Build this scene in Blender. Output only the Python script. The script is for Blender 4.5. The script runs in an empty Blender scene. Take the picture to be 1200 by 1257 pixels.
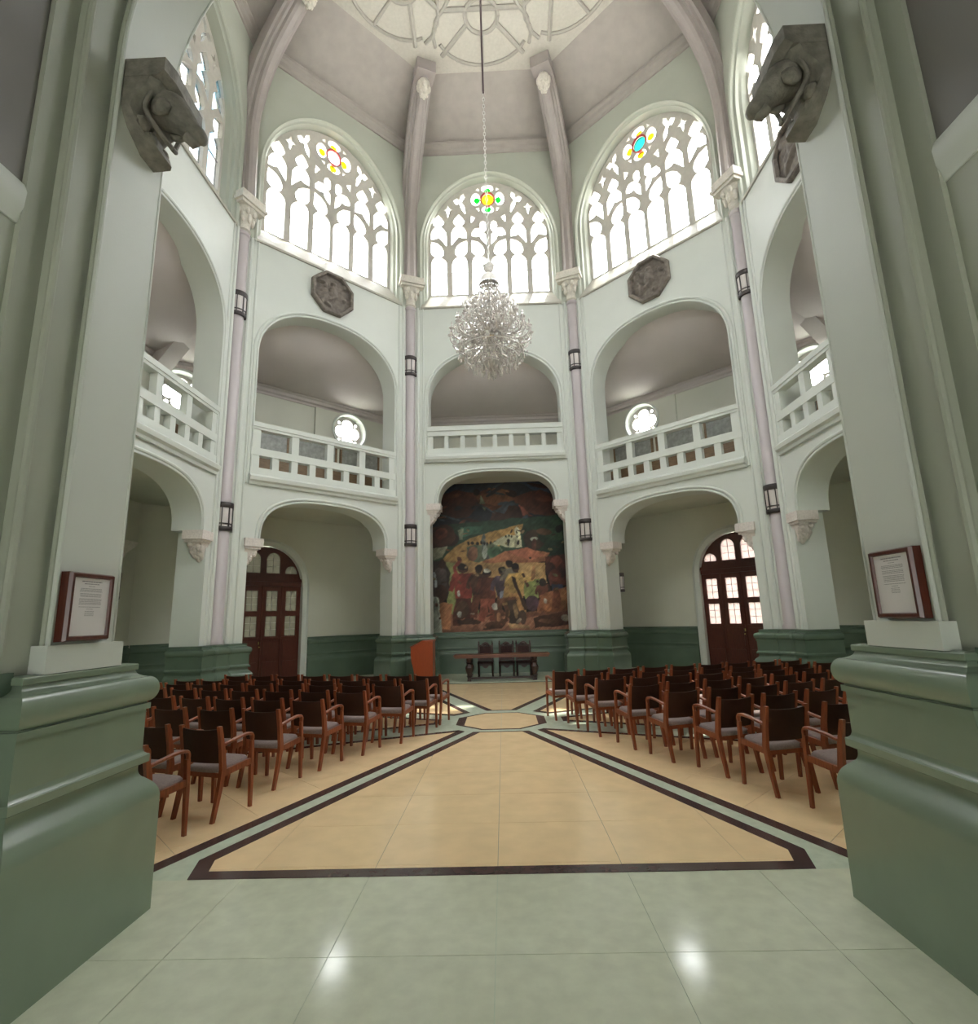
import bpy, bmesh, math, random
from mathutils import Vector, Matrix
from mathutils.geometry import delaunay_2d_cdt
random.seed(7)
PI = math.pi
sin, cos, rad = math.sin, math.cos, math.radians
SC = bpy.context.scene
COL = SC.collection

# ------------------------------------------------------------------ camera
FPX = 656.74
cam_d = bpy.data.cameras.new('camera')
cam_d.sensor_fit = 'HORIZONTAL'
cam_d.sensor_width = 36.0
cam_d.lens = FPX / 1200 * 36.0
cam_d.clip_end = 200
cam = bpy.data.objects.new('camera', cam_d)
COL.objects.link(cam)
yaw, pitch, roll = -0.0216, 0.19477, -0.02814
fwd = Vector((sin(yaw)*cos(pitch), cos(yaw)*cos(pitch), sin(pitch)))
rgt = Vector((cos(yaw), -sin(yaw), 0))
upv = rgt.cross(fwd)
r2 = cos(roll)*rgt + sin(roll)*upv
u2 = -sin(roll)*rgt + cos(roll)*upv
mw = Matrix(((r2.x, u2.x, -fwd.x, 0.0970), (r2.y, u2.y, -fwd.y, -9.5242), (r2.z, u2.z, -fwd.z, 1.7023), (0, 0, 0, 1)))
cam.matrix_world = mw
SC.camera = cam

# ------------------------------------------------------------------ world, sun, exposure
world = bpy.data.worlds.new('bright_overcast_sky')
SC.world = world
world.use_nodes = True
wb = world.node_tree.nodes['Background']
# overcast sky: the zenith three times as bright as the horizon
wn = world.node_tree.nodes; wl = world.node_tree.links
w_tc = wn.new('ShaderNodeTexCoord'); w_sp = wn.new('ShaderNodeSeparateXYZ')
w_mr = wn.new('ShaderNodeMapRange')
w_mr.inputs['From Min'].default_value = 0.0; w_mr.inputs['From Max'].default_value = 1.0
w_mr.inputs['To Min'].default_value = 2.5; w_mr.inputs['To Max'].default_value = 29.0
wl.new(w_tc.outputs['Generated'], w_sp.inputs[0]); wl.new(w_sp.outputs['Z'], w_mr.inputs['Value'])
wl.new(w_mr.outputs['Result'], wb.inputs['Strength'])
wb.inputs['Color'].default_value = (0.97, 0.98, 0.97, 1)
sun_d = bpy.data.lights.new('sun', 'SUN')
sun_d.energy = 9.0
sun_d.angle = rad(1.0)
sun_d.color = (1.0, 0.93, 0.78)
sun = bpy.data.objects.new('sun', sun_d)
COL.objects.link(sun)
sun.rotation_euler = Vector((-0.19, -0.40, -1.0)).to_track_quat('-Z', 'Y').to_euler()
sun.location = (6, 9, 26)
SC.view_settings.view_transform = 'Standard'
SC.view_settings.look = 'None'
SC.view_settings.gamma = 1.0
SC.view_settings.use_curve_mapping = False
SC.view_settings.exposure = 0.6
try:
    SC.cycles.use_denoising = True
    SC.cycles.max_bounces = 12
    SC.cycles.diffuse_bounces = 8
    SC.cycles.transparent_max_bounces = 16
    SC.cycles.sample_clamp_indirect = 12
    SC.cycles.caustics_reflective = False
    SC.cycles.caustics_refractive = False
except Exception:
    pass

def portal(loc, direction, w, h):
    d = bpy.data.lights.new('daylight_portal', 'AREA')
    d.shape = 'RECTANGLE'; d.size = w; d.size_y = h
    o = bpy.data.objects.new('daylight_portal', d)
    COL.objects.link(o)
    o.location = loc
    o.rotation_euler = Vector(direction).to_track_quat('-Z', 'Z').to_euler()
    d.cycles.is_portal = True
    return o

# ------------------------------------------------------------------ materials
def new_mat(name):
    m = bpy.data.materials.new(name)
    m.use_nodes = True
    return m, m.node_tree, m.node_tree.nodes['Principled BSDF']

def mat(name, col, rough=0.6, var=0.06, scale=6.0, bump=0.0, bscale=40.0, spec=0.5, metal=0.0, stretch=None, coat=0.0, detail=4.0):
    m, nt, b = new_mat(name)
    n = nt.nodes
    tc = n.new('ShaderNodeTexCoord')
    mp = n.new('ShaderNodeMapping')
    if stretch:
        mp.inputs['Scale'].default_value = stretch
    nt.links.new(tc.outputs['Object'], mp.inputs['Vector'])
    nz = n.new('ShaderNodeTexNoise')
    nz.inputs['Scale'].default_value = scale
    nz.inputs['Detail'].default_value = detail
    nt.links.new(mp.outputs['Vector'], nz.inputs['Vector'])
    cr = n.new('ShaderNodeValToRGB')
    cr.color_ramp.elements[0].position = 0.3
    cr.color_ramp.elements[1].position = 0.7
    cr.color_ramp.elements[0].color = tuple(c*(1-var) for c in col) + (1,)
    cr.color_ramp.elements[1].color = tuple(min(1, c*(1+var)) for c in col) + (1,)
    nt.links.new(nz.outputs['Fac'], cr.inputs['Fac'])
    nt.links.new(cr.outputs['Color'], b.inputs['Base Color'])
    b.inputs['Roughness'].default_value = rough
    b.inputs['Specular IOR Level'].default_value = spec
    b.inputs['Metallic'].default_value = metal
    if coat:
        b.inputs['Coat Weight'].default_value = coat
        b.inputs['Coat Roughness'].default_value = 0.08
    if bump:
        nb = n.new('ShaderNodeTexNoise')
        nb.inputs['Scale'].default_value = bscale
        nb.inputs['Detail'].default_value = 3
        nt.links.new(mp.outputs['Vector'], nb.inputs['Vector'])
        bp = n.new('ShaderNodeBump')
        bp.inputs['Strength'].default_value = bump
        bp.inputs['Distance'].default_value = 0.01
        nt.links.new(nb.outputs['Fac'], bp.inputs['Height'])
        nt.links.new(bp.outputs['Normal'], b.inputs['Normal'])
    return m

M = {}
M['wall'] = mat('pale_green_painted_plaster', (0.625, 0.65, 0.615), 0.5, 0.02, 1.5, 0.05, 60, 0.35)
M['sage'] = mat('sage_clerestory_tone', (0.455, 0.48, 0.42), 0.5, 0.02, 1.5, 0.05, 60, 0.35)  # wall zone above the sills, darker and greener than the wall below
M['amb'] = mat('soft_sage_painted_plaster', (0.60, 0.60, 0.525), 0.55, 0.03, 1.2, 0.05, 60, 0.3)
M['pierpaint'] = mat('grey_green_painted_plaster', (0.41, 0.43, 0.365), 0.5, 0.03, 1.5, 0.05, 60, 0.35)
M['mauve'] = mat('mauve_ceiling_paint', (0.60, 0.54, 0.535), 0.6, 0.03, 1.5, 0.05, 40, 0.3)
M['cove'] = mat('taupe_cove_paint', (0.41, 0.375, 0.35), 0.6, 0.06, 3.0, 0.15, 25, 0.3)
M['ceiling'] = mat('cream_textured_plaster', (0.54, 0.515, 0.465), 0.7, 0.05, 14.0, 0.5, 30, 0.2)
M['relief'] = mat('shaded_relief_bars', (0.41, 0.385, 0.35), 0.6, 0.05, 8.0)  # darker than the ceiling: the bars' shading is put into the colour
M['rib'] = mat('grey_mauve_rib_paint', (0.375, 0.335, 0.325), 0.42, 0.04, 3.0, 0.0, 40, 0.5)
M['shaft'] = mat('lavender_grey_column_paint', (0.475, 0.425, 0.445), 0.4, 0.03, 3.0, 0.0, 40, 0.5)
M['capital'] = mat('cream_carved_stone', (0.70, 0.66, 0.60), 0.6, 0.10, 20.0, 0.6, 60, 0.3)
M['corbel'] = mat('pinkish_carved_stone', (0.66, 0.60, 0.57), 0.6, 0.10, 25.0, 0.6, 50, 0.3)
M['darkstone'] = mat('weathered_grey_carved_stone', (0.22, 0.205, 0.18), 0.6, 0.25, 14.0, 0.8, 40, 0.3)
M['relief_stone'] = mat('brown_grey_relief_stone', (0.17, 0.145, 0.125), 0.6, 0.30, 10.0, 0.6, 40, 0.3)
M['dado'] = mat('glossy_green_dado_shaded', (0.105, 0.15, 0.11), 0.25, 0.06, 2.5, 0.03, 50, 0.5)  # dado paint with the shade of the far hall put into its colour
M['dado_lit'] = mat('glossy_green_dado_lit', (0.205, 0.262, 0.195), 0.25, 0.06, 2.5, 0.03, 50, 0.5)  # same dado paint on the near piers, lightened to stand for brighter light
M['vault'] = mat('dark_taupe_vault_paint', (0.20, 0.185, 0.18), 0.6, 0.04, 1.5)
M['tracery'] = mat('stone_tracery', (0.60, 0.57, 0.53), 0.6, 0.05, 8.0, 0.1, 40, 0.3)
M['beige'] = mat('polished_beige_terrazzo', (0.90, 0.67, 0.40), 0.11, 0.06, 4.0, 0.02, 3, 0.5, detail=8)
M['terrgreen'] = mat('polished_pale_green_terrazzo', (0.63, 0.655, 0.51), 0.11, 0.07, 9.0, 0.02, 3, 0.5, detail=8)
M['band'] = mat('sea_green_terrazzo_band', (0.56, 0.63, 0.50), 0.2, 0.08, 12.0, 0.0, 3, 0.5)
M['strip'] = mat('dark_purple_brown_terrazzo', (0.075, 0.045, 0.042), 0.2, 0.12, 12.0)
M['grout'] = mat('grey_brown_grout', (0.30, 0.25, 0.18), 0.6)
M['chairwood'] = mat('reddish_brown_varnished_wood', (0.235, 0.060, 0.022), 0.33, 0.22, 5.0, 0.0, 40, 0.4, stretch=(12, 12, 1.2))
M['chairback'] = mat('dark_brown_leather', (0.034, 0.012, 0.006), 0.5, 0.15, 9.0, 0.15, 120, 0.22)
M['seat'] = mat('mauve_grey_seat_fabric', (0.26, 0.20, 0.19), 0.85, 0.10, 60.0, 0.3, 200, 0.2)
M['mahogany'] = mat('dark_red_mahogany', (0.085, 0.020, 0.012), 0.32, 0.25, 5.0, 0.0, 40, 0.5, stretch=(10, 10, 1.0))
M['oldoak'] = mat('dark_carved_oak', (0.045, 0.022, 0.016), 0.4, 0.25, 8.0, 0.0, 40, 0.5)
M['tablewood'] = mat('brown_table_wood', (0.17, 0.06, 0.028), 0.35, 0.2, 5.0, 0.0, 40, 0.5, stretch=(1.2, 10, 10))
M['orangewood'] = mat('orange_red_veneer', (0.30, 0.052, 0.014), 0.3, 0.12, 5.0, 0.0, 40, 0.5, stretch=(10, 10, 1.0))
M['upholst'] = mat('dusky_leather_upholstery', (0.055, 0.026, 0.024), 0.6, 0.15, 20.0, 0.0, 40, 0.25)
M['bench'] = mat('brown_gallery_wood', (0.20, 0.125, 0.065), 0.45, 0.2, 5.0, 0.0, 40, 0.5, stretch=(1, 1, 8))
M['marble'] = mat('grey_veined_panel', (0.27, 0.275, 0.255), 0.3, 0.25, 7.0, 0.0, 40, 0.5, detail=8)
M['iron'] = mat('dark_bronze_metal', (0.035, 0.025, 0.025), 0.4, 0.15, 10.0, 0.0, 40, 0.5)
M['sconceglass'] = mat('frosted_lamp_glass', (0.62, 0.57, 0.56), 0.35, 0.04, 5.0)
M['brass'] = mat('bright_brass', (0.75, 0.60, 0.30), 0.25, 0.05, 5.0, metal=1.0)
M['paper'] = mat('white_printed_sheet', (0.72, 0.68, 0.69), 0.35, 0.03, 6.0)
M['ink'] = mat('grey_print', (0.30, 0.28, 0.29), 0.6, 0.05, 6.0)
M['gilt'] = mat('silvery_chain_metal', (0.70, 0.68, 0.66), 0.3, 0.05, 5.0, metal=0.6)
M['rod'] = mat('dark_purple_rod', (0.10, 0.065, 0.075), 0.4, 0.05, 5.0)
M['leading'] = mat('lead_bar', (0.25, 0.22, 0.24), 0.5)
M['redring'] = mat('red_glass_ring', (0.55, 0.09, 0.09), 0.3, 0.1, 20)
M['concrete'] = mat('grey_exterior_render', (0.40, 0.39, 0.37), 0.8, 0.1, 3.0)

def glass_mat(name, tint, gloss=0.10, diffuse=0.0):
    m, nt, b = new_mat(name)
    n = nt.nodes
    out = n['Material Output']
    tr = n.new('ShaderNodeBsdfTransparent'); tr.inputs['Color'].default_value = tint + (1,)
    gl = n.new('ShaderNodeBsdfGlossy'); gl.inputs['Roughness'].default_value = 0.08
    mx = n.new('ShaderNodeMixShader'); mx.inputs['Fac'].default_value = gloss
    nt.links.new(tr.outputs[0], mx.inputs[1]); nt.links.new(gl.outputs[0], mx.inputs[2])
    last = mx
    if diffuse:
        tl = n.new('ShaderNodeBsdfTranslucent'); tl.inputs['Color'].default_value = tint + (1,)
        df = n.new('ShaderNodeBsdfDiffuse'); df.inputs['Color'].default_value = tint + (1,)
        m1 = n.new('ShaderNodeMixShader'); m1.inputs['Fac'].default_value = 0.35
        nt.links.new(tl.outputs[0], m1.inputs[1]); nt.links.new(df.outputs[0], m1.inputs[2])
        m2 = n.new('ShaderNodeMixShader'); m2.inputs['Fac'].default_value = diffuse
        nt.links.new(mx.outputs[0], m2.inputs[1]); nt.links.new(m1.outputs[0], m2.inputs[2])
        last = m2
    nt.links.new(last.outputs[0], out.inputs['Surface'])
    return m

M['pane'] = glass_mat('clear_window_glass', (0.96, 0.97, 0.98), 0.06)
M['yellow'] = glass_mat('yellow_stained_glass', (0.42, 0.36, 0.03), 0.06)
M['green'] = glass_mat('green_stained_glass', (0.03, 0.35, 0.06), 0.06)
M['cyan'] = glass_mat('turquoise_stained_glass', (0.05, 0.30, 0.24), 0.06)
M['orange'] = glass_mat('amber_stained_glass', (0.45, 0.25, 0.03), 0.06)
M['whiteglass'] = glass_mat('pale_rose_stained_glass', (0.8, 0.78, 0.8), 0.06)
M['doorglass_shaded'] = glass_mat('shaded_door_glass', (0.14, 0.135, 0.115), 0.08, 0.93)  # weak light outside the left door put into a darker glass tint
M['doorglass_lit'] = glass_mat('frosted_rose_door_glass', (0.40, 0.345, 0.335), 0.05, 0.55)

def quarry_glass():
    m, nt, b = new_mat('pale_blue_leaded_quarry_glass')
    n = nt.nodes
    tc = n.new('ShaderNodeTexCoord')
    vo = n.new('ShaderNodeTexVoronoi'); vo.inputs['Scale'].default_value = 3.2; vo.inputs['Randomness'].default_value = 0.7
    nt.links.new(tc.outputs['Object'], vo.inputs['Vector'])
    sp = n.new('ShaderNodeSeparateColor'); nt.links.new(vo.outputs['Color'], sp.inputs['Color'])
    cr = n.new('ShaderNodeValToRGB'); e = cr.color_ramp.elements
    e[0].color = (0.20, 0.28, 0.32, 1); e[1].position = 1.0; e[1].color = (0.33, 0.33, 0.30, 1)
    e2 = e.new(0.5); e2.color = (0.28, 0.29, 0.30, 1)
    nt.links.new(sp.outputs[0], cr.inputs['Fac'])
    tr = n.new('ShaderNodeBsdfTransparent'); nt.links.new(cr.outputs['Color'], tr.inputs['Color'])
    gl = n.new('ShaderNodeBsdfGlossy'); gl.inputs['Roughness'].default_value = 0.1
    mx = n.new('ShaderNodeMixShader'); mx.inputs['Fac'].default_value = 0.06
    nt.links.new(tr.outputs[0], mx.inputs[1]); nt.links.new(gl.outputs[0], mx.inputs[2])
    nt.links.new(mx.outputs[0], n['Material Output'].inputs['Surface'])
    return m
M['quarry'] = quarry_glass()

def crystal_mat():
    m, nt, b = new_mat('cut_crystal')
    n = nt.nodes
    tr = n.new('ShaderNodeBsdfTransparent'); tr.inputs['Color'].default_value = (0.97, 0.95, 0.93, 1)
    gl = n.new('ShaderNodeBsdfGlossy'); gl.inputs['Roughness'].default_value = 0.06
    gl.inputs['Color'].default_value = (1, 0.98, 0.95, 1)
    df = n.new('ShaderNodeBsdfTranslucent'); df.inputs['Color'].default_value = (0.95, 0.90, 0.87, 1)
    d2 = n.new('ShaderNodeBsdfDiffuse'); d2.inputs['Color'].default_value = (0.95, 0.90, 0.87, 1)
    a = n.new('ShaderNodeMixShader'); a.inputs['Fac'].default_value = 0.5
    nt.links.new(df.outputs[0], a.inputs[1]); nt.links.new(d2.outputs[0], a.inputs[2])
    b1 = n.new('ShaderNodeMixShader'); b1.inputs['Fac'].default_value = 0.45
    nt.links.new(a.outputs[0], b1.inputs[1]); nt.links.new(gl.outputs[0], b1.inputs[2])
    c = n.new('ShaderNodeMixShader'); c.inputs['Fac'].default_value = 0.78
    nt.links.new(tr.outputs[0], c.inputs[1]); nt.links.new(b1.outputs[0], c.inputs[2])
    nt.links.new(c.outputs[0], n['Material Output'].inputs['Surface'])
    return m
M['crystal'] = crystal_mat()
M['crystal_solid'] = mat('heavy_cut_crystal', (0.80, 0.76, 0.73), 0.12, 0.12, 30.0, 0.3, 60, 0.8)

# ------------------------------------------------------------------ mesh builder
class MB:
    def __init__(self, X=None):
        self.v = []; self.f = []; self.mi = []; self.X = X; self.cm = 0
    def add(self, vs, fs):
        o = len(self.v)
        if self.X is not None:
            vs = [self.X(p) for p in vs]
        self.v += [tuple(p) for p in vs]
        self.f += [tuple(i+o for i in f) for f in fs]
        self.mi += [self.cm]*len(fs)
    def box(self, x0, x1, y0, y1, z0, z1):
        self.add([(x0,y0,z0),(x1,y0,z0),(x1,y1,z0),(x0,y1,z0),(x0,y0,z1),(x1,y0,z1),(x1,y1,z1),(x0,y1,z1)],
                 [(0,3,2,1),(4,5,6,7),(0,1,5,4),(1,2,6,5),(2,3,7,6),(3,0,4,7)])
    def bar(self, p0, p1, w, h, up=(0,0,1)):
        p0 = Vector(p0); p1 = Vector(p1); d = (p1-p0).normalized()
        s = d.cross(Vector(up))
        if s.length < 1e-4: s = d.cross(Vector((0,1,0)))
        s.normalize(); t = s.cross(d)
        vs = []
        for p in (p0, p1):
            for a, b in ((-1,-1),(1,-1),(1,1),(-1,1)):
                vs.append(p + s*(a*w/2) + t*(b*h/2))
        self.add(vs, [(0,1,2,3),(7,6,5,4),(0,4,5,1),(1,5,6,2),(2,6,7,3),(3,7,4,0)])
    def prism(self, poly, z0, z1):
        n = len(poly)
        self.add([(x,y,z0) for x,y in poly]+[(x,y,z1) for x,y in poly],
                 [tuple(range(n-1,-1,-1)), tuple(range(n,2*n))]+[(i,(i+1)%n,n+(i+1)%n,n+i) for i in range(n)])
    def tube(self, path, r, n=8, closed=False, cap=True, frame=None):
        P = [Vector(p) for p in path]; m = len(P)
        rr = r if isinstance(r, (list, tuple)) else [r]*m
        vs = []; ref = None
        for i in range(m):
            if closed: d = P[(i+1)%m]-P[i-1]
            else: d = P[min(i+1,m-1)]-P[max(i-1,0)]
            d.normalize()
            if ref is None:
                ref = d.orthogonal().normalized() if frame is None else Vector(frame)
            s = (ref - d*ref.dot(d))
            if s.length < 1e-5: s = d.orthogonal()
            s.normalize(); ref = s
            t = d.cross(s)
            for k in range(n):
                a = 2*PI*k/n
                vs.append(P[i]+s*(cos(a)*rr[i])+t*(sin(a)*rr[i]))
        fs = []
        for i in range(m if closed else m-1):
            j = (i+1) % m
            for k in range(n):
                fs.append((i*n+k, i*n+(k+1)%n, j*n+(k+1)%n, j*n+k))
        if cap and not closed:
            fs.append(tuple(range(n-1,-1,-1))); fs.append(tuple((m-1)*n+k for k in range(n)))
        self.add(vs, fs)
    def cyl(self, p0, p1, r0, r1=None, n=12):
        self.tube([p0, p1], [r0, r0 if r1 is None else r1], n)
    def lathe(self, prof, n=16, c=(0,0,0), caps=True):
        vs = []; m = len(prof)
        for r, z in prof:
            for k in range(n):
                a = 2*PI*k/n
                vs.append((c[0]+r*cos(a), c[1]+r*sin(a), c[2]+z))
        fs = []
        for i in range(m-1):
            for k in range(n):
                fs.append((i*n+k, i*n+(k+1)%n, (i+1)*n+(k+1)%n, (i+1)*n+k))
        if caps:
            fs.append(tuple(range(n-1,-1,-1))); fs.append(tuple((m-1)*n+k for k in range(n)))
        self.add(vs, fs)
    def ell(self, c, rx, ry, rz, n=10, m=6, rot=None):
        vs = [(0,0,-1)]; fs = []
        for i in range(1, m):
            t = -PI/2+PI*i/m
            for k in range(n):
                a = 2*PI*k/n
                vs.append((cos(t)*cos(a), cos(t)*sin(a), sin(t)))
        vs.append((0,0,1))
        for k in range(n): fs.append((0, 1+(k+1)%n, 1+k))
        for i in range(m-2):
            for k in range(n):
                fs.append((1+i*n+k, 1+i*n+(k+1)%n, 1+(i+1)*n+(k+1)%n, 1+(i+1)*n+k))
        L = len(vs)-1; b = 1+(m-2)*n
        for k in range(n): fs.append((b+k, b+(k+1)%n, L))
        out = []
        for p in vs:
            q = Vector((p[0]*rx, p[1]*ry, p[2]*rz))
            if rot is not None: q = rot @ q
            out.append(q + Vector(c))
        self.add(out, fs)
    def plate(self, loops, w0, w1):
        # loops in (u, z): first the outline, then holes; extruded from w0 to w1 along the second axis
        pts = []; edges = []; faces = []
        for L in loops:
            o = len(pts); n = len(L)
            pts += [Vector(p) for p in L]
            faces.append([o+i for i in range(n)])
        res = delaunay_2d_cdt(pts, [], faces, 2, 1e-6)
        V, F = res[0], res[2]
        n = len(V)
        vs = [(p.x, w0, p.y) for p in V]+[(p.x, w1, p.y) for p in V]
        fs = [tuple(f) for f in F]+[tuple(n+i for i in reversed(f)) for f in F]
        cnt = {}
        for f in F:
            for i in range(len(f)):
                a, b = f[i], f[(i+1) % len(f)]
                cnt[(a, b)] = 1
        for (a, b) in list(cnt):
            if (b, a) not in cnt:
                fs.append((b, a, n+a, n+b))
        self.add(vs, fs)
    def loft(self, rings, closed=True, caps=False):
        n = len(rings[0]); vs = [p for R in rings for p in R]; fs = []
        for i in range(len(rings)-1):
            for k in range(n if closed else n-1):
                k2 = (k+1) % n
                fs.append((i*n+k, i*n+k2, (i+1)*n+k2, (i+1)*n+k))
        if caps:
            fs.append(tuple(range(n-1,-1,-1))); fs.append(tuple((len(rings)-1)*n+k for k in range(n)))
        self.add(vs, fs)
    def profile(self, path, prof, closed=False):
        # sweep an (offset, z) profile along a plan path; offset goes to the right-hand side of the path
        P = [Vector((p[0], p[1])) for p in path]; m = len(P)
        rings = []
        for i in range(m):
            def nrm(a, b):
                d = (b-a).normalized(); return Vector((d.y, -d.x))
            ns = []
            if i > 0 or closed: ns.append(nrm(P[i-1], P[i]))
            if i < m-1 or closed: ns.append(nrm(P[i], P[(i+1) % m]))
            if len(ns) == 2:
                b = (ns[0]+ns[1]).normalized(); b = b/max(0.3, b.dot(ns[0]))
            else: b = ns[0]
            rings.append([(P[i].x+b.x*o, P[i].y+b.y*o, z) for o, z in prof])
        if closed: rings.append(rings[0])
        self.loft(rings, closed=False)
    def build(self, name, m, parent=None, smooth=30, loc=None):
        me = bpy.data.meshes.new(name)
        me.from_pydata(self.v, [], self.f)
        for mm in (m if isinstance(m, (list, tuple)) else [m]):
            me.materials.append(mm)
        if len(set(self.mi)) > 1:
            me.polygons.foreach_set('material_index', self.mi)
        bm = bmesh.new(); bm.from_mesh(me)
        bmesh.ops.recalc_face_normals(bm, faces=bm.faces)
        bm.to_mesh(me); bm.free()
        if smooth:
            me.polygons.foreach_set('use_smooth', [True]*len(me.polygons))
            me.set_sharp_from_angle(angle=rad(smooth))
        me.update()
        o = bpy.data.objects.new(name, me)
        COL.objects.link(o)
        if parent is not None: o.parent = parent
        if loc is not None: o.location = loc
        return o

def empty(name, loc=(0,0,0), rz=0.0):
    o = bpy.data.objects.new(name, None)
    o.empty_display_size = 0.2
    COL.objects.link(o)
    o.location = loc; o.rotation_euler = (0, 0, rz)
    return o

def tag(o, label, cat, group=None):
    o['label'] = label; o['category'] = cat
    if group: o['group'] = group
    return o

def struct(o):
    o['kind'] = 'structure'; return o

def mesh_copy(src, parent, loc=None, rz=None, name=None):
    c = src.copy(); COL.objects.link(c); c.parent = parent
    if loc is not None: c.location = loc
    if rz is not None: c.rotation_euler = (0, 0, rz)
    return c

def copy_tree(src, kids, loc, rz):
    r = src.copy(); COL.objects.link(r); r.location = loc; r.rotation_euler = (0, 0, rz)
    def rec(a, b):
        for ch in kids.get(a.name, []):
            d = ch.copy(); COL.objects.link(d); d.parent = b
            rec(ch, d)
    rec(src, r)
    return r

def kids_of(root):
    k = {}
    def rec(a):
        k[a.name] = list(a.children)
        for c in a.children: rec(c)
    rec(root)
    return k

def face_X(alpha):
    a = rad(alpha); t = (cos(a), -sin(a)); n = (sin(a), cos(a))
    return lambda p: (p[0]*t[0]+p[1]*n[0], p[0]*t[1]+p[1]*n[1], p[2])

def arch_pts(hw, z0, rise, p=2.0, n=24):
    # right springing to left springing
    out = []
    for i in range(n+1):
        a = PI*i/n
        c, s = cos(a), sin(a)
        out.append((hw*math.copysign(abs(c)**(2/p), c), z0+rise*abs(s)**(2/p)))
    return out

def cr_spline(P, n=5):
    out = []
    for i in range(len(P)-1):
        p0 = P[max(0,i-1)]; p1 = P[i]; p2 = P[i+1]; p3 = P[min(len(P)-1,i+2)]
        for k in range(n):
            t = k/n
            out.append(tuple(0.5*((2*p1[j])+(-p0[j]+p2[j])*t+(2*p0[j]-5*p1[j]+4*p2[j]-p3[j])*t*t+(-p0[j]+3*p1[j]-3*p2[j]+p3[j])*t**3) for j in range(len(p1))))
    out.append(tuple(P[-1])); return out

# ------------------------------------------------------------------ key dimensions
R = 6.95
AW = 6.42            # apothem of the inner wall faces
AB = 7.07            # back of the inner walls
AO = 9.2             # outer walls
HS = R*sin(rad(22.5))
FACES = {'north': 0, 'northeast': 45, 'east': 90, 'southeast': 135, 'southwest': 225, 'west': 270, 'northwest': 315}
CORNERS = [22.5+45*k for k in range(8)]
def polar(az, r): return (r*sin(rad(az)), r*cos(rad(az)))

# ------------------------------------------------------------------ floor
floor = MB()
floor.box(-14, 14, -16, 14, -0.30, -0.004)
floor_o = struct(floor.build('floor', M['band'], smooth=0))

def clip_poly(poly, a, b, c):
    # keep a*x + b*y <= c
    out = []
    n = len(poly)
    for i in range(n):
        p, q = poly[i], poly[(i+1) % n]
        dp = a*p[0]+b*p[1]-c; dq = a*q[0]+b*q[1]-c
        if dp <= 0: out.append(p)
        if (dp < 0 and dq > 0) or (dp > 0 and dq < 0):
            t = dp/(dp-dq)
            out.append((p[0]+(q[0]-p[0])*t, p[1]+(q[1]-p[1])*t))
    return out
def area(p): return 0.5*abs(sum(p[i][0]*p[(i+1)%len(p)][1]-p[(i+1)%len(p)][0]*p[i][1] for i in range(len(p))))
def inset(poly, ds):
    # poly clockwise or ccw convex; ds one distance per edge i -> i+1
    n = len(poly); cx = sum(p[0] for p in poly)/n; cy = sum(p[1] for p in poly)/n
    lines = []
    for i in range(n):
        p, q = poly[i], poly[(i+1) % n]
        dx, dy = q[0]-p[0], q[1]-p[1]; l = math.hypot(dx, dy)
        nx, ny = dy/l, -dx/l
        if nx*(cx-p[0])+ny*(cy-p[1]) > 0: nx, ny = -nx, -ny
        lines.append((nx, ny, nx*p[0]+ny*p[1]-ds[i]))
    out = []
    for i in range(n):
        a1, b1, c1 = lines[i-1]; a2, b2, c2 = lines[i]
        det = a1*b2-a2*b1
        out.append(((c1*b2-c2*b1)/det, (a1*c2-a2*c1)/det))
    return out, lines

def rot_az(p, az):
    a = rad(az)  # sector built pointing north, rotated clockwise by az
    return (p[0]*cos(a)+p[1]*sin(a), -p[0]*sin(a)+p[1]*cos(a))

def grid_slabs(poly, xs, ys, z1, m, az, gap=0.0022, name='floor_slab'):
    for i in range(len(xs)-1):
        for j in range(len(ys)-1):
            c = list(poly)
            for a, b, k in ((-1,0,-xs[i]-gap), (1,0,xs[i+1]-gap), (0,-1,-ys[j]-gap), (0,1,ys[j+1]-gap)):
                c = clip_poly(c, a, b, k)
                if len(c) < 3: break
            if len(c) < 3 or area(c) < 0.004: continue
            b = MB(); b.prism([rot_az(p, az) for p in c], -0.02, z1)
            b.build(name, m, floor_o, smooth=0)

def strips(poly, ds, az, z1):
    inn, _ = inset(poly, ds)
    n = len(poly)
    for i in range(n):
        b = MB()
        b.prism([rot_az(p, az) for p in (poly[i], poly[(i+1)%n], inn[(i+1)%n], inn[i])], -0.02, z1)
        b.build('dark_strip', M['strip'], floor_o, smooth=0)
    return inn

def sector(az, oL, oR, tip, outer, chamfer=0.0):
    # local frame: pointing along +y, edges at -22.5 and +22.5 moved in by oL, oR
    t = math.tan(rad(22.5)); k = 1/cos(rad(22.5))
    xl = lambda y: -(t*y - oL*k)
    xr = lambda y: (t*y - oR*k)
    poly = [(xl(tip), tip), (xr(tip), tip)]
    if chamfer:
        poly += [(xr(outer-chamfer), outer-chamfer), (xr(outer)-chamfer*0.7, outer), (xl(outer)+chamfer*0.7, outer), (xl(outer-chamfer), outer-chamfer)]
    else:
        poly += [(xr(outer), outer), (xl(outer), outer)]
    d = [0.05 if az in (0, 180) else 0.11] + [0.115]*(len(poly)-1)
    inn = strips(poly, d, az, 0.0)
    bed = MB(); bed.prism([rot_az(p, az) for p in poly], -0.02, -0.0025)
    bed.build('mortar_bed', M['grout'], floor_o, smooth=0)
    xs = [-2.58, -1.72, -0.86, 0, 0.86, 1.72, 2.58]
    ys = [0.80+0.757*i for i in range(8)]
    grid_slabs(inn, xs, ys, 0.0, M['beige'], az)
sector(180, -0.055, -0.055, 0.88, 5.50, 0.30)
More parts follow.
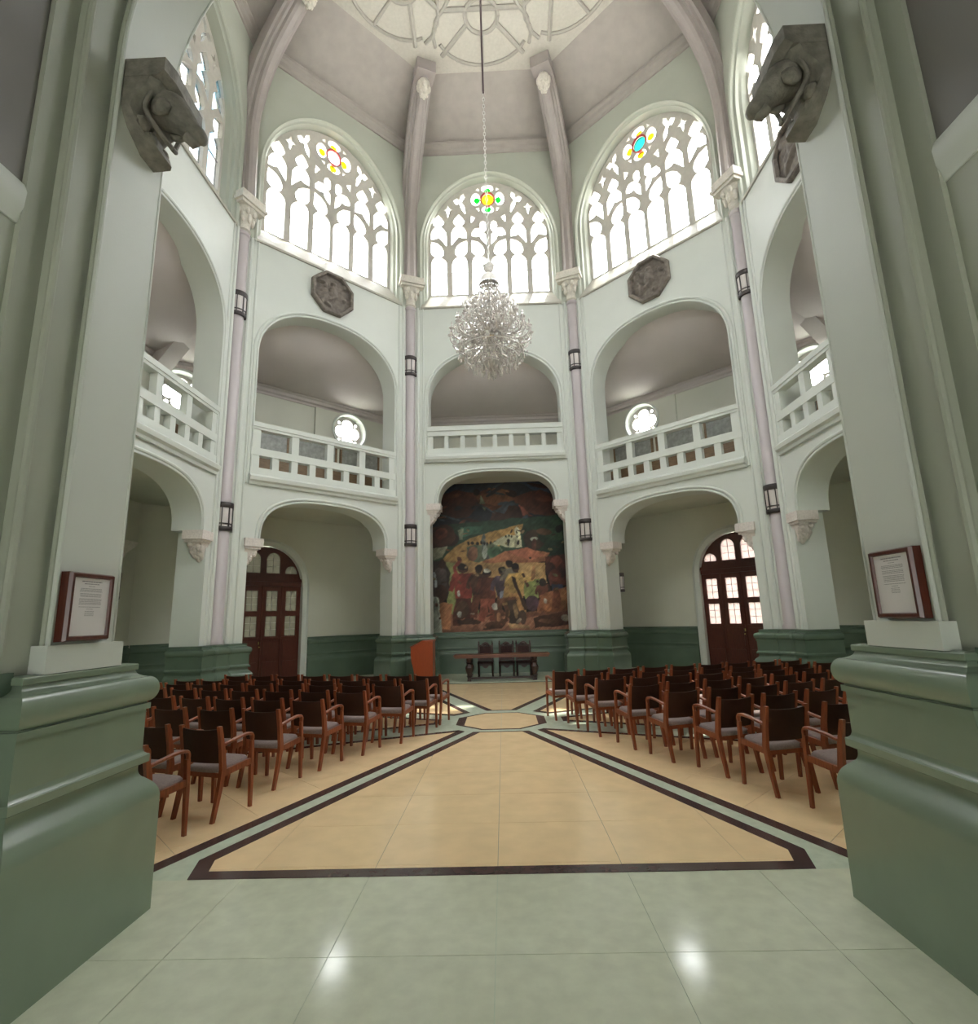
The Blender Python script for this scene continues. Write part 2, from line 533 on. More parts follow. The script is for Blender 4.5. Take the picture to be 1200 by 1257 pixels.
sector(225, 0.20, 0.42, 0.98, 6.7)
sector(135, 0.42, 0.20, 0.98, 6.7)
sector(270, 0.22, 0.22, 1.02, 5.45)
sector(90, 0.22, 0.22, 1.02, 5.45)
sector(315, 0.18, 0.22, 0.98, 5.45)
sector(45, 0.22, 0.18, 0.98, 5.45)
sector(0, 0.12, 0.12, 0.98, 5.35)
octa = [polar(22.5+45*k, 0.80) for k in range(8)]
oi = strips(octa, [0.14 if k in (1, 5) else 0.05 for k in range(8)], 0, 0.0)
grid_slabs(oi, [-0.9, 0, 0.9], [-0.9, 0.9], 0.0, M['beige'], 0)
# pale green slabs of the vestibule and of the edge of the hall
xs = [-2.61, -1.74, -0.87, 0, 0.87, 1.74, 2.61]
ys = [-5.51-0.875*i for i in range(12)][::-1]
grid_slabs([(-2.45,-15),(2.45,-15),(2.45,-5.51),(-2.45,-5.51)], xs, ys, 0.0, M['terrgreen'], 0)
for k in range(7):
    az = 45*k - 135
    if abs(az) == 135: continue
    tt = math.tan(rad(22.5))
    grid_slabs([(-5.46*tt,5.46),(5.46*tt,5.46),(9.2*tt,9.2),(-9.2*tt,9.2)], [-3.48+0.87*i for i in range(9)], [5.46,6.35,7.25,8.2,9.2], 0.0, M['terrgreen'], az)

g_ = MB(); g_.prism([(90*cos(2*PI*i/48), 90*sin(2*PI*i/48)) for i in range(48)], -0.6, -0.31)
struct(g_.build('ground', M['concrete'], smooth=0))

# ------------------------------------------------------------------ inner walls of the octagon
BED_L = [(-2.08, 0)]
def wall_panel(side, alpha, north=False):
    b = MB(face_X(alpha))
    if north: zc, hwa, ris, sill = 5.15, 1.78, 0.98, 6.45
    else: zc, hwa, ris, sill = 3.74, 1.78, 1.06, 5.10
    low = arch_pts(hwa, zc, ris, 2.7, 28)
    out = [(-2.66, 0), (-2.05, 0), (-2.05, zc-0.001)] + low[::-1] + [(2.05, zc-0.001), (2.05, 0), (2.66, 0), (2.66, 18.1), (-2.66, 18.1)]
    up = [(-2.08, sill), (2.08, sill)] + arch_pts(2.08, 8.55, 1.60, 2.25, 32)
    cl = [(-2.34, 11.80), (2.34, 11.80)] + arch_pts(2.34, 14.15, 2.72, 1.86, 36)
    b.plate([out, up, cl], AW, AB)
    w = struct(b.build('wall_'+side, M['wall'], smooth=25))
    # beads round the openings
    for (hw, z0, rs, p, zlo, d, r_) in ((2.08, 8.55, 1.60, 2.25, sill, 0.10, 0.042), (2.08, 8.55, 1.60, 2.25, sill, 0.015, 0.026), (hwa, zc, ris, 2.7, zc, 0.09, 0.038), (hwa, zc, ris, 2.7, zc, 0.012, 0.024)):
        pts = arch_pts(hw+d, z0, rs+d, p, 40)
        if zlo < z0: pts = [(hw+d, zlo)] + pts + [(-hw-d, zlo)]
        m = MB(face_X(alpha)); m.tube([(u, AW-0.005, z) for u, z in pts], r_, 8, frame=(0, 1, 0))
        m.build('arch_bead', M['wall'], w)
    for u in (-2.24, -2.40, 2.24, 2.40):
        m = MB(face_X(alpha)); rr = 0.03 if abs(u) < 2.3 else 0.05
        m.tube([(u, AW-0.005, 1.29), (u, AW-0.005, 11.75)], rr, 8)
        m.build('vertical_bead', M['wall'], w)
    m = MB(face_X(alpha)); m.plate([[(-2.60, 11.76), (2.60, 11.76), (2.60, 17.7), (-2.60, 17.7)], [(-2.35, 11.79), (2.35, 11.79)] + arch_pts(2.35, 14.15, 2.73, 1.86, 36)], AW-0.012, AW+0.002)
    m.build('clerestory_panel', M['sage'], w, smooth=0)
    # horizontal cornice under the cove
    m = MB(face_X(alpha))
    m.loft([[(u, AW-o, z) for o, z in ((-0.02,17.60),(0.05,17.62),(0.06,17.70),(0.12,17.76),(0.14,17.86),(0.20,17.92),(0.20,18.0),(-0.02,18.05))] for u in (-2.6, 2.6)], closed=True, caps=True)
    m.build('cornice', M['cove'], w)
    return w
WALL = {}
for side, al in FACES.items():
    WALL[side] = wall_panel(side, al, side == 'north')

# ------------------------------------------------------------------ clerestory windows
def px(x, y):  # sketch units of the tracery drawing -> (u, z)
    return ((x-600)*4.1/870.0, 12.45+(953-y)*0.00548)
A1 = [(178,953),(290,953),(291,740),(284,716),(268,703),(246,692),(264,676),(269,650),(256,618),(226,592),(176,576),(176,658),(188,672),(208,688),(190,702),(178,725)]
A2 = [(330,953),(440,953),(440,725),(430,702),(410,688),(430,672),(441,655),(441,578),(400,590),(366,614),(350,650),(357,676),(374,690),(354,702),(338,716),(329,740)]
A3 = [(x+297, y) for x, y in A1]
B1 = [(232,386),(258,412),(275,440),(264,458),(248,470),(274,492),(289,520),(289,610),(264,580),(246,562),(232,546),(214,556),(177,560),(177,515),(190,490),(214,470),(198,458),(188,440),(204,412)]
B2 = [(610-x+4, y) for x, y in B1][::-1]
B3 = [(582,455),(562,440),(540,452),(535,478),(545,500),(525,494),(497,496),(476,522),(476,546),(510,554),(535,548),(546,575),(582,610),(582,540),(562,522),(582,505)]
S3 = [(472,398),(507,417),(474,452)]
D1 = [(343,287),(372,268),(392,286),(399,252),(424,236),(428,265),(406,298),(430,335),(431,386),(402,345),(391,306),(368,314)]
C1 = [(305,312),(314,342),(340,352),(314,362),(303,408),(294,362),(268,354),(294,343)]
def ellp(cx, cy, rx, ry, n=20): return [(cx+rx*cos(2*PI*i/n), cy+ry*sin(2*PI*i/n)) for i in range(n)]
HOLES = []
for h in (A1, A2, A3, B1, B2, B3, S3, D1, C1):
    HOLES.append(h); HOLES.append([(1200-x, y) for x, y in h][::-1])
OC = (600, 283)
HOLES += [ellp(OC[0], OC[1], 47, 47, 24), ellp(OC[0], OC[1]-77, 46, 27), ellp(OC[0], OC[1]+77, 46, 27), ellp(OC[0]-88, OC[1], 36, 46), ellp(OC[0]+88, OC[1], 36, 46)]
for sx, sy in ((-1,-1),(1,-1),(-1,1),(1,1)):
    HOLES.append([(OC[0]+sx*66, OC[1]+sy*(88)), (OC[0]+sx*92, OC[1]+sy*66), (OC[0]+sx*62, OC[1]+sy*62)])
TRAC = MB()
TRAC.plate([[(-2.17,12.37),(2.17,12.37)]+arch_pts(2.17, 14.5, 2.38, 1.9, 36)] + [[px(*p) for p in h] for h in HOLES], 0.0, 0.13)
def outl(hw, sill, spring, rise, p, w, n=40):
    return [(-hw, w, sill), (hw, w, sill)] + [(u, w, z) for u, z in arch_pts(hw, spring, rise, p, n)]
FR = MB()
def jamb(hw, spring, rise, p, w, n=40):
    zb = 11.70+(w+0.03)*1.75
    return [(hw, w, zb)] + [(u, w, z) for u, z in arch_pts(hw, spring, rise, p, n)] + [(-hw, w, zb)]
FR.loft([jamb(2.36,14.15,2.74,1.86,0.02), jamb(2.36,14.15,2.74,1.86,-0.04), jamb(2.32,14.17,2.70,1.86,-0.05), jamb(2.28,14.2,2.64,1.86,-0.01), jamb(2.28,14.2,2.64,1.86,0.05), jamb(2.235,14.27,2.54,1.87,0.08), jamb(2.20,14.3,2.48,1.88,0.09), jamb(2.20,14.3,2.48,1.88,0.18), jamb(2.13,14.4,2.38,1.89,0.23), jamb(2.08,14.5,2.28,1.9,0.37)], closed=False)
SILL = MB()
SILL.loft([[(u, w, z) for w, z in ((-0.04,11.72),(-0.04,11.78),(0.40,12.47),(0.64,12.47),(0.64,11.72))] for u in (-2.35, 2.35)], caps=True)
M['sill'] = mat('beige_stone_sill', (0.42, 0.40, 0.345), 0.6, 0.05, 8.0)
win_n = 0
COLS = {'north': ('yellow', 'green'), 'northeast': ('cyan', 'orange'), 'northwest': ('whiteglass', 'yellow'), 'west': ('quarry', 'quarry'), 'east': ('yellow', 'orange'), 'southwest': ('yellow', 'green'), 'southeast': ('yellow', 'green')}
tr_me = None
for side, al in FACES.items():
    win_n += 1
    w = struct(empty('window_%d' % win_n, (*polar(al, AW), 0), -rad(al)))
    if tr_me is None:
        frame_o = FR.build('window_frame', M['sage'], w, smooth=28)
        sill_o = SILL.build('sill', M['sill'], w, smooth=0)
        trac_o = TRAC.build('tracery', M['tracery'], w, smooth=25, loc=(0, 0.36, 0))
        p = MB(); p.plate([[(-2.12,12.40),(2.12,12.40)]+arch_pts(2.12, 14.5, 2.33, 1.9, 30)], 0.445, 0.451)
        pane_o = p.build('pane', M['pane'], w, smooth=0)
        sb = MB()
        sb.bar((-2.05, 0.425, 13.30), (2.05, 0.425, 13.30), 0.015, 0.028)
        bar_o = sb.build('saddle_bar', M['leading'], w)
        ring = MB(); u0, z0 = px(*OC)
        ring.tube([(u0+0.236*cos(2*PI*i/28), 0.385, z0+0.272*sin(2*PI*i/28)) for i in range(28)], 0.036, 6, closed=True)
        ring_o = ring.build('red_ring', M['redring'], w)
        def disc(pts, name, m, par):
            d = MB(); d.plate([[px(*q) for q in pts]], 0.430, 0.436); return d.build(name, m, par, smooth=0)
        roundel_mesh = disc(ellp(OC[0], OC[1], 45, 45, 24), 'roundel', M['yellow'], w)
        petals = [disc(ellp(OC[0]+dx, OC[1]+dy, rx, ry, 12), 'petal', M['green'], w) for dx, dy, rx, ry in ((0,-70,27,20),(0,70,27,20),(-80,0,24,25),(80,0,24,25))]
        first = w; tr_me = True
    else:
        for src in (frame_o, sill_o, trac_o, pane_o, bar_o, ring_o):
            c = mesh_copy(src, w)
            if side in ('west',) and src is pane_o:
                c.data = c.data.copy(); c.data.materials.clear(); c.data.materials.append(M['quarry'])
        for src, key in [(roundel_mesh, 0)] + [(q, 1) for q in petals]:
            c = mesh_copy(src, w); c.data = c.data.copy(); c.data.materials.clear(); c.data.materials.append(M[COLS[side][key]])
    portal((*polar(al, AW+0.75), 14.2), (-sin(rad(al)), -cos(rad(al)), 0), 4.2, 4.4)

# ------------------------------------------------------------------ cove, ceiling and its relief
ZC = 19.1; AC = 4.75
k225 = math.tan(rad(22.5))
for side, al in list(FACES.items()) + [('south', 180)]:
    m = MB(face_X(al))
    pr = [(AW+0.02, 17.98), (AW-0.08, 18.06), (AW-0.75, 18.52), (AW-0.82, 18.60), (AW-1.50, 19.0), (AC-0.02, ZC+0.02)]
    pr2 = [(w, z+0.14) for w, z in pr]
    m.loft([[(-w*k225*1.0, w, z) for w, z in pr]+[(-w*k225, w, z) for w, z in pr2[::-1]], [(w*k225, w, z) for w, z in pr]+[(w*k225, w, z) for w, z in pr2[::-1]]], closed=True, caps=True)
    cv = struct(m.build('trim_cove_'+side, M['cove']))
m = MB(); m.prism([polar(22.5+45*k, (AC+0.2)/cos(rad(22.5))) for k in range(8)], ZC, ZC+0.25)
ceil_o = struct(m.build('ceiling', M['ceiling'], smooth=0))
def crest(pts, r_=0.05):
    m = MB(); m.tube([(x, y, ZC-0.01) for x, y in pts], r_, 6, frame=(0,0,1)); return m.build('relief_bar', M['relief'], ceil_o)
for k in range(8):
    az = 45*k
    Q = lambda u, w: rot_az((u, w), az)
    crest([Q(0.48*cos(2*PI*i/20), 3.10+0.48*sin(2*PI*i/20)) for i in range(21)], 0.07)
    crest([Q(-1.10, 2.90), Q(1.10, 2.90)], 0.08)
    crest([Q(-0.44, 3.32), Q(-1.28, 4.20)], 0.075)
    crest([Q(0.44, 3.32), Q(1.28, 4.20)], 0.075)
    crest([Q(0, 3.56), Q(0, 4.52)], 0.055)
    crest([Q(1.30*sin(t)/sin(rad(70)), 3.85+0.68*(cos(t)-cos(rad(70)))/(1-cos(rad(70)))) for t in [rad(-70+140*i/16) for i in range(17)]], 0.055)
    for s in (-1, 1):
        crest([Q(s*1.10, 2.90), Q(s*1.26, 3.05), Q(s*1.37, 3.22), Q(s*1.40, 3.42), Q(s*1.52, 3.62), Q(s*1.75, 3.80)], 0.06)
        crest([Q(s*1.10, 2.90), Q(s*0.70, 2.3), Q(s*0.5, 1.7), Q(s*0.42, 1.0)], 0.06)
    crest([Q(0, 0.3), Q(0, 2.62)], 0.06)

# ------------------------------------------------------------------ columns, capitals, ribs
PLINTH = [(0.20,0.0),(0.20,0.30),(0.20,0.65)] + cr_spline([(0.20,0.655),(0.192,0.69),(0.172,0.73),(0.14,0.765),(0.115,0.79),(0.105,0.82),(0.105,0.862)], 5)
PLINTH += [(0.142,0.863),(0.146,0.868),(0.146,0.908),(0.142,0.913)] + cr_spline([(0.136,0.914),(0.122,0.928),(0.115,0.95)], 4)
PLINTH += [(0.115,1.07),(0.115,1.189),(0.132,1.190),(0.132,1.226),(0.118,1.228)]
PLINTH += [(0.112+0.05*sin(rad(t)), 1.312-0.078*cos(rad(t))) for t in range(4, 173, 8)]
PLINTH += cr_spline([(0.112,1.390),(0.090,1.398),(0.068,1.412),(0.057,1.435)], 5)
PLINTH += [(0.068,1.437),(0.070,1.443),(0.070,1.468),(0.066,1.474),(0.02,1.482)]
PL_FAR = [(o*0.95+0.03, z*0.86) for o, z in PLINTH]
def corner_pier(az):
    m = MB()
    f1 = face_X(az-22.5); f2 = face_X(az+22.5)
    P = [polar(az, 6.93)[:2], f1((2.45, 7.0, 0))[:2], polar(az, 7.9), f2((-2.45, 7.0, 0))[:2]]
    m.prism(P, 0, 18.2)
    return m
SHAFT = MB()
SHAFT.lathe([(0.20,1.28),(0.20,1.34),(0.165,1.40),(0.165,11.62),(0.19,11.66),(0.19,11.72),(0.165,11.76)], 20)
CAP = MB()
CAP.lathe([(0.165,11.76),(0.21,11.80),(0.17,11.88),(0.19,12.05),(0.25,12.25),(0.34,12.38)], 16)
for i in range(8):
    a = 2*PI*i/8
    CAP.ell((0.22*cos(a), 0.22*sin(a), 12.12), 0.06, 0.06, 0.15, 8, 6)
    CAP.ell((0.29*cos(a+PI/8), 0.29*sin(a+PI/8), 12.28), 0.055, 0.055, 0.10, 8, 6)
CAP.box(-0.36, 0.36, -0.36, 0.36, 12.38, 12.46)
CAP.box(-0.41, 0.41, -0.41, 0.41, 12.46, 12.56)
CAP.box(-0.38, 0.38, -0.38, 0.38, 12.56, 12.72)
# plinth path in the frame of the corner: local -y points to the middle of the hall
def plinth_mesh():
    m = MB()
    t = rad(22.5)
    def F(sgn, u, w):
        # point on a wall face beside the corner, local frame with +y outwards
        d = Vector((sgn*cos(t), sin(t)*1.0))  # along the face away from the corner
        # faces run from corner towards +-x and inwards in depth
        base = Vector((0, R-0.0))
        along = Vector((sgn*cos(t), -sin(t)))
        nor = Vector((sgn*sin(t), cos(t)))
        p = base + along*(HS-u) + nor*w
        return (p.x, p.y-R)
    path = [F(1, 2.07, 0.62), F(1, 2.07, -0.02), F(1, 2.44, -0.02), F(1, 2.50, -0.10)]
    path += [F(-1, 2.50, -0.10), F(-1, 2.44, -0.02), F(-1, 2.07, -0.02), F(-1, 2.07, 0.62)]
    m.profile(path[::-1], PL_FAR)
    m.prism(path, 0, 1.275)
    return m
PLM = plinth_mesh()
RIBSEC = [(-0.30,-0.30),(-0.30,0.04),(-0.24,0.06),(-0.21,0.14),(-0.15,0.15),(-0.13,0.25),(-0.06,0.29),(0.06,0.29),(0.13,0.25),(0.15,0.15),(0.21,0.14),(0.24,0.06),(0.30,0.04),(0.30,-0.30)]
RIB = MB()
rp = [(0.0,12.72),(0.03,14.0),(0.02,15.2),(-0.22,16.4),(-0.62,17.3),(-1.12,18.02),(-1.6,18.6),(-2.0,19.0)]
rings = []
for i, (y, z) in enumerate(rp):
    a = Vector(rp[max(0, i-1)]); b = Vector(rp[min(len(rp)-1, i+1)])
    d = (b-a).normalized(); nin = Vector((-d.y, d.x))   # inward normal in (y, z)
    rings.append([(s, y+nin.x*q, z+nin.y*q) for s, q in RIBSEC])
rs = cr_spline(rp, 4); rings = []
for i, (y, z) in enumerate(rs):
    a = Vector(rs[max(0, i-1)]); b = Vector(rs[min(len(rs)-1, i+1)])
    d = (b-a).normalized(); nin = Vector((-d.y, d.x))
    rings.append([(s, y+nin.x*q, z+nin.y*q) for s, q in RIBSEC])
RIB.loft(rings, closed=True, caps=True)
RIB.box(-0.30, 0.30, -2.32, -1.75, 18.70, 19.12)
BOSS = MB()
BOSS.lathe([(0.02,-0.42),(0.06,-0.36),(0.13,-0.22),(0.19,-0.02),(0.21,0.12),(0.16,0.24),(0.05,0.30)], 14, (0, -1.93, 18.42))
for i in range(7):
    a = 2*PI*i/7
    BOSS.ell((0.17*cos(a), -1.93+0.17*sin(a), 18.45), 0.07, 0.07, 0.16, 8, 5)
for i in range(5):
    a = 2*PI*i/5
    BOSS.ell((0.10*cos(a), -1.93+0.10*sin(a), 18.20), 0.05, 0.05, 0.12, 8, 5)
CNAME = {337.5: 'left of the mural', 22.5: 'right of the mural', 292.5: 'left of the dull door', 67.5: 'right of the bright door'}
first_col = None
for az in CORNERS:
    cp = struct(corner_pier(az).build('trim_corner_pier', M['wall']))
    if az in (157.5, 202.5): continue
    unseen = az in (247.5, 112.5)      # behind the entrance piers from the doorway
    c = empty('trim_column' if unseen else 'column', (*polar(az, R), 0), -rad(az))
    lab = {337.5: 'slender lavender column with moulded rib, just left of the mural', 22.5: 'slender lavender column with moulded rib, just right of the mural',
           292.5: 'slender lavender column with moulded rib, in front of the left door', 67.5: 'slender lavender column with moulded rib, in front of the right door',
           247.5: 'slender lavender column hidden behind the left entrance pier', 112.5: 'slender lavender column hidden behind the right entrance pier'}[az]
    if unseen: struct(c)
    else: tag(c, lab, 'column', 'lavender columns of the octagon')
    if first_col is None:
        first_col = c
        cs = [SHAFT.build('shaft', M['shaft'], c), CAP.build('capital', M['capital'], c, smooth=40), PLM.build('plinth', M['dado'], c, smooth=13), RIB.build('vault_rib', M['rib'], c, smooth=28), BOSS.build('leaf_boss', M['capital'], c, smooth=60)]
    else:
        for s in cs: mesh_copy(s, c)

# ------------------------------------------------------------------ column lamps
def lamp_proto():
    c = empty('column_lamp', (0, 0, 0))
    for z0, z1, nm in ((0.20, 0.33, 'top_ring'), (-0.33, -0.24, 'bottom_ring')):
        m = MB(); m.lathe([(0.17,z0),(0.215,z0),(0.225,z0+0.02),(0.225,z1-0.02),(0.215,z1),(0.17,z1)], 20); m.build(nm, M['iron'], c)
    m = MB(); m.lathe([(0.195,-0.25),(0.20,0.21)], 20, caps=False); m.build('lamp_glass', M['sconceglass'], c)
    m = MB(); m.lathe([(0.20,-0.19),(0.214,-0.19),(0.214,-0.165),(0.20,-0.165)], 20, caps=False); m.build('band', M['iron'], c)
    for k in range(8):
        a = 2*PI*(k+0.5)/8
        m = MB(); m.bar((0.207*cos(a),0.207*sin(a),-0.26),(0.207*cos(a),0.207*sin(a),0.22),0.022,0.022,(cos(a),sin(a),0)); m.build('upright', M['iron'], c)
    return c
lp = lamp_proto(); lk = kids_of(lp)
first = True
for az, nm in ((337.5, 'on the column left of the mural'), (22.5, 'on the column right of the mural'), (292.5, 'on the column before the left door'), (67.5, 'on the column before the right door')):
    for z, lev in ((4.19, 'lower'), (9.67, 'upper')):
        loc = (*polar(az, R), z)
        if first: o = lp; o.location = loc; first = False
        else: o = copy_tree(lp, lk, loc, 0)
        tag(o, '%s dark bronze lantern band %s' % (lev, nm), 'lamp', 'bronze lantern bands on the columns')

for loc, sc_, lab in (((-8.95, 2.74, 2.66), (0.75, 0.75, 0.95), 'dark lantern in the left aisle, just beside the entrance pier'), ((*face_X(45)((-2.12, 7.22, 0))[:2], 2.62), (0.5, 0.5, 0.85), 'small dark lantern behind the pillar right of the mural')):
    o = copy_tree(lp, lk, loc, 0); o.scale = sc_
    tag(o, lab, 'lamp', 'lanterns of the aisles')

# ------------------------------------------------------------------ small corbels under the lower arches
def corbel_proto():
    c = empty('corbel', (0, 0, 0))
    # local frame: x towards the middle of the opening, y into the wall, z up; top at z = 0
    m = MB(); m.box(-0.08, 0.36, -0.09, 0.36, -0.20, 0.0); m.box(-0.06, 0.31, -0.05, 0.34, -0.26, -0.20); m.build('abacus', M['corbel'], c, smooth=0)
    m = MB()
    m.loft([[(-0.05,-0.02,-0.26),(0.26,-0.02,-0.26),(0.26,0.30,-0.26),(-0.05,0.30,-0.26)], [(-0.05,0.01,-0.38),(0.19,0.01,-0.38),(0.19,0.28,-0.38),(-0.05,0.28,-0.38)], [(-0.05,0.05,-0.52),(0.11,0.05,-0.52),(0.11,0.23,-0.52),(-0.05,0.23,-0.52)], [(-0.05,0.10,-0.66),(0.02,0.10,-0.66),(0.02,0.18,-0.66),(-0.05,0.18,-0.66)]], caps=True)
    rnd = random.Random(3)
    for i in range(26):
        t = rnd.random(); yy = 0.14+(rnd.random()-0.5)*0.30*(1-0.6*t); zz = -0.30-0.32*t
        xx = 0.25-0.23*t
        m.ell((xx, yy, zz), 0.05, 0.06, 0.06, 7, 5)
    for i in range(10):
        t = rnd.random(); m.ell((0.02+0.21*(1-t), -0.01+0.08*t, -0.31-0.26*t), 0.045, 0.035, 0.055, 7, 5)
    m.build('leaf_carving', M['corbel'], c, smooth=60)
    return c
cbp = corbel_proto(); cbk = kids_of(cbp); cb_first = True
def mirror_meshes(root):
    pass
CBM = corbel_proto()
for ch in CBM.children:
    for v in ch.data.vertices: v.co.x = -v.co.x
    ch.data.flip_normals()
CBM_k = kids_of(CBM); cbm_first = True
for al, sg, z, lab in ((0,-1,5.15,'pink carved corbel at upper left of the mural'), (0,1,5.15,'pink carved corbel at upper right of the mural'),
                       (315,-1,3.74,'pink carved corbel half covering the left door'), (315,1,3.74,'pink carved corbel right of the left door, beside the column'),
                       (45,1,3.74,'pink carved corbel half covering the right door'), (45,-1,3.74,'pink carved corbel left of the right door, beside the column'),
                       (270,1,3.74,'pink carved corbel at far left, under the left side arch'), (90,-1,3.74,'pink carved corbel at far right, under the right side arch')):
    X = face_X(al); p = X((sg*2.07, AW, 0))
    if sg < 0:
        if cb_first: o = cbp; cb_first = False
        else: o = copy_tree(cbp, cbk, (0,0,0), 0)
    else:
        if cbm_first: o = CBM; cbm_first = False
        else: o = copy_tree(CBM, CBM_k, (0,0,0), 0)
    o.location = (p[0], p[1], z); o.rotation_euler = (0, 0, -rad(al))
    tag(o, lab, 'corbel', 'small carved corbels of the lower arches')

# ------------------------------------------------------------------ gallery balustrades
def balustrade(al, north, lab):
    t = empty('gallery_balustrade', (*polar(al, AW), 5.1 if not north else 6.45), -rad(al))
    tag(t, lab, 'balustrade', 'white balustrades of the gallery')
    z = 5.1 if not north else 6.45
    def part(nm, fn, mm=M['wall']):
        m = MB(); fn(m); return m.build(nm, mm, t, smooth=25)
    L = 2.12
    if north: led = [(0.05,0.0),(-0.10,0.0),(-0.12,0.05),(-0.16,0.08),(-0.17,0.16),(-0.13,0.20),(-0.10,0.26),(0.05,0.26)]
    else: led = [(0.05,-0.02),(-0.06,-0.02),(-0.08,0.04),(-0.14,0.08),(-0.16,0.17),(-0.11,0.21),(-0.08,0.235),(0.05,0.235)]
    part('ledge', lambda m: m.loft([[(u, w, zz) for w, zz in led] for u in (-L-0.02, L+0.02)], caps=True))
    if north:
        part('bottom_rail', lambda m: m.box(-L, L, -0.02, 0.16, 0.25, 0.46))
        part('top_rail', lambda m: (m.box(-L, L, -0.04, 0.18, 0.86, 1.02), m.box(-L, L, -0.07, 0.21, 1.02, 1.17)))
        for i in range(9):
            u = -2.02+i*0.505; hw = 0.065 if 0 < i < 8 else 0.08
            part('baluster', lambda m: m.box(u-hw, u+hw, 0.0, 0.14, 0.46, 0.86))
    else:
        part('bottom_rail', lambda m: m.box(-L, L, -0.04, 0.16, 0.235, 0.42))
        part('mid_rail', lambda m: m.box(-L, L, -0.03, 0.16, 0.74, 0.93))
        part('top_rail', lambda m: (m.box(-L, L, -0.03, 0.17, 1.41, 1.48), m.box(-L, L, -0.05, 0.19, 1.48, 1.60)))
        for i in range(5):
            u = -1.99+i*0.995
            part('upper_post', lambda m: m.box(u-0.095, u+0.095, -0.01, 0.14, 0.93, 1.41))
        for i in range(9):
            u = -1.99+i*0.4975; hw = 0.085
            part('lower_post', lambda m: m.box(u-hw, u+hw, -0.01, 0.14, 0.42, 0.74))
    return t
balustrade(0, True, 'white balustrade with one row of openings above the mural')
balustrade(315, False, 'white two-row balustrade above the left door')
balustrade(45, False, 'white two-row balustrade above the right door')
balustrade(270, False, 'white two-row balustrade at far left, partly behind the pier')
balustrade(90, False, 'white two-row balustrade at far right, partly behind the pier')

# ------------------------------------------------------------------ ambulatory and gallery behind
SLAB = {}
for side, al in FACES.items():
    m = MB(face_X(al)); nrt = side == 'north'
    z0, z1 = (6.14, 6.44) if nrt else (4.86, 5.08)
    poly = [(-AB*k225+0.12, AB-0.55), (AB*k225-0.12, AB-0.55), (AO*k225, AO), (-AO*k225, AO)]
    m.prism([(p[0], p[1]) for p in poly], z0, z1)
    struct(m.build('trim_gallery_floor_'+side, [M['amb']], smooth=0))
    # sloping gallery ceiling
    m = MB(face_X(al)); pr = []
    for i in range(9):
        a = PI/2*i/8
        pr.append((AO+0.05-(AO-AB+0.25)*(1-cos(a)) if False else AO+0.05-(AO-AB+0.35)*sin(a)**1.0*1.0, 8.95+1.75*(1-cos(a))))
    pr2 = [(w, z+0.25) for w, z in pr]
    m.loft([[(-w*k225, w, z) for w, z in pr]+[(-w*k225, w, z) for w, z in pr2[::-1]], [(w*k225, w, z) for w, z in pr]+[(w*k225, w, z) for w, z in pr2[::-1]]], closed=True, caps=True)
    struct(m.build('trim_gallery_ceiling_'+side, M['mauve'], smooth=40))
    m = MB(face_X(al))
    m.loft([[(s*AO*k225, AO-o, z) for o, z in ((-0.02,8.70),(0.03,8.70),(0.05,8.76),(0.11,8.80),(0.12,8.88),(0.17,8.92),(0.17,9.0),(-0.02,9.02))] for s in (-1, 1)], closed=True, caps=True)
    struct(m.build('trim_gallery_cornice_'+side, M['mauve'], smooth=25))
for az in CORNERS:
    # vault beams over the gallery and cross walls beside the north bay
    m = MB()
    a = Vector((*polar(az, AB+0.6), 10.35)); b = Vector((*polar(az, AO*1.08-0.1), 8.75))
    m.bar(a, b, 0.45, 0.55); struct(m.build('trim_gallery_beam', M['mauve'], smooth=0))
    if az in (22.5, 337.5):
        m = MB(); p, q = polar(az, 7.6), polar(az, 10.0); m.bar((*p, 3.2), (*q, 3.2), 0.25, 6.4); struct(m.build('wall_north_bay', M['amb'], smooth=0))

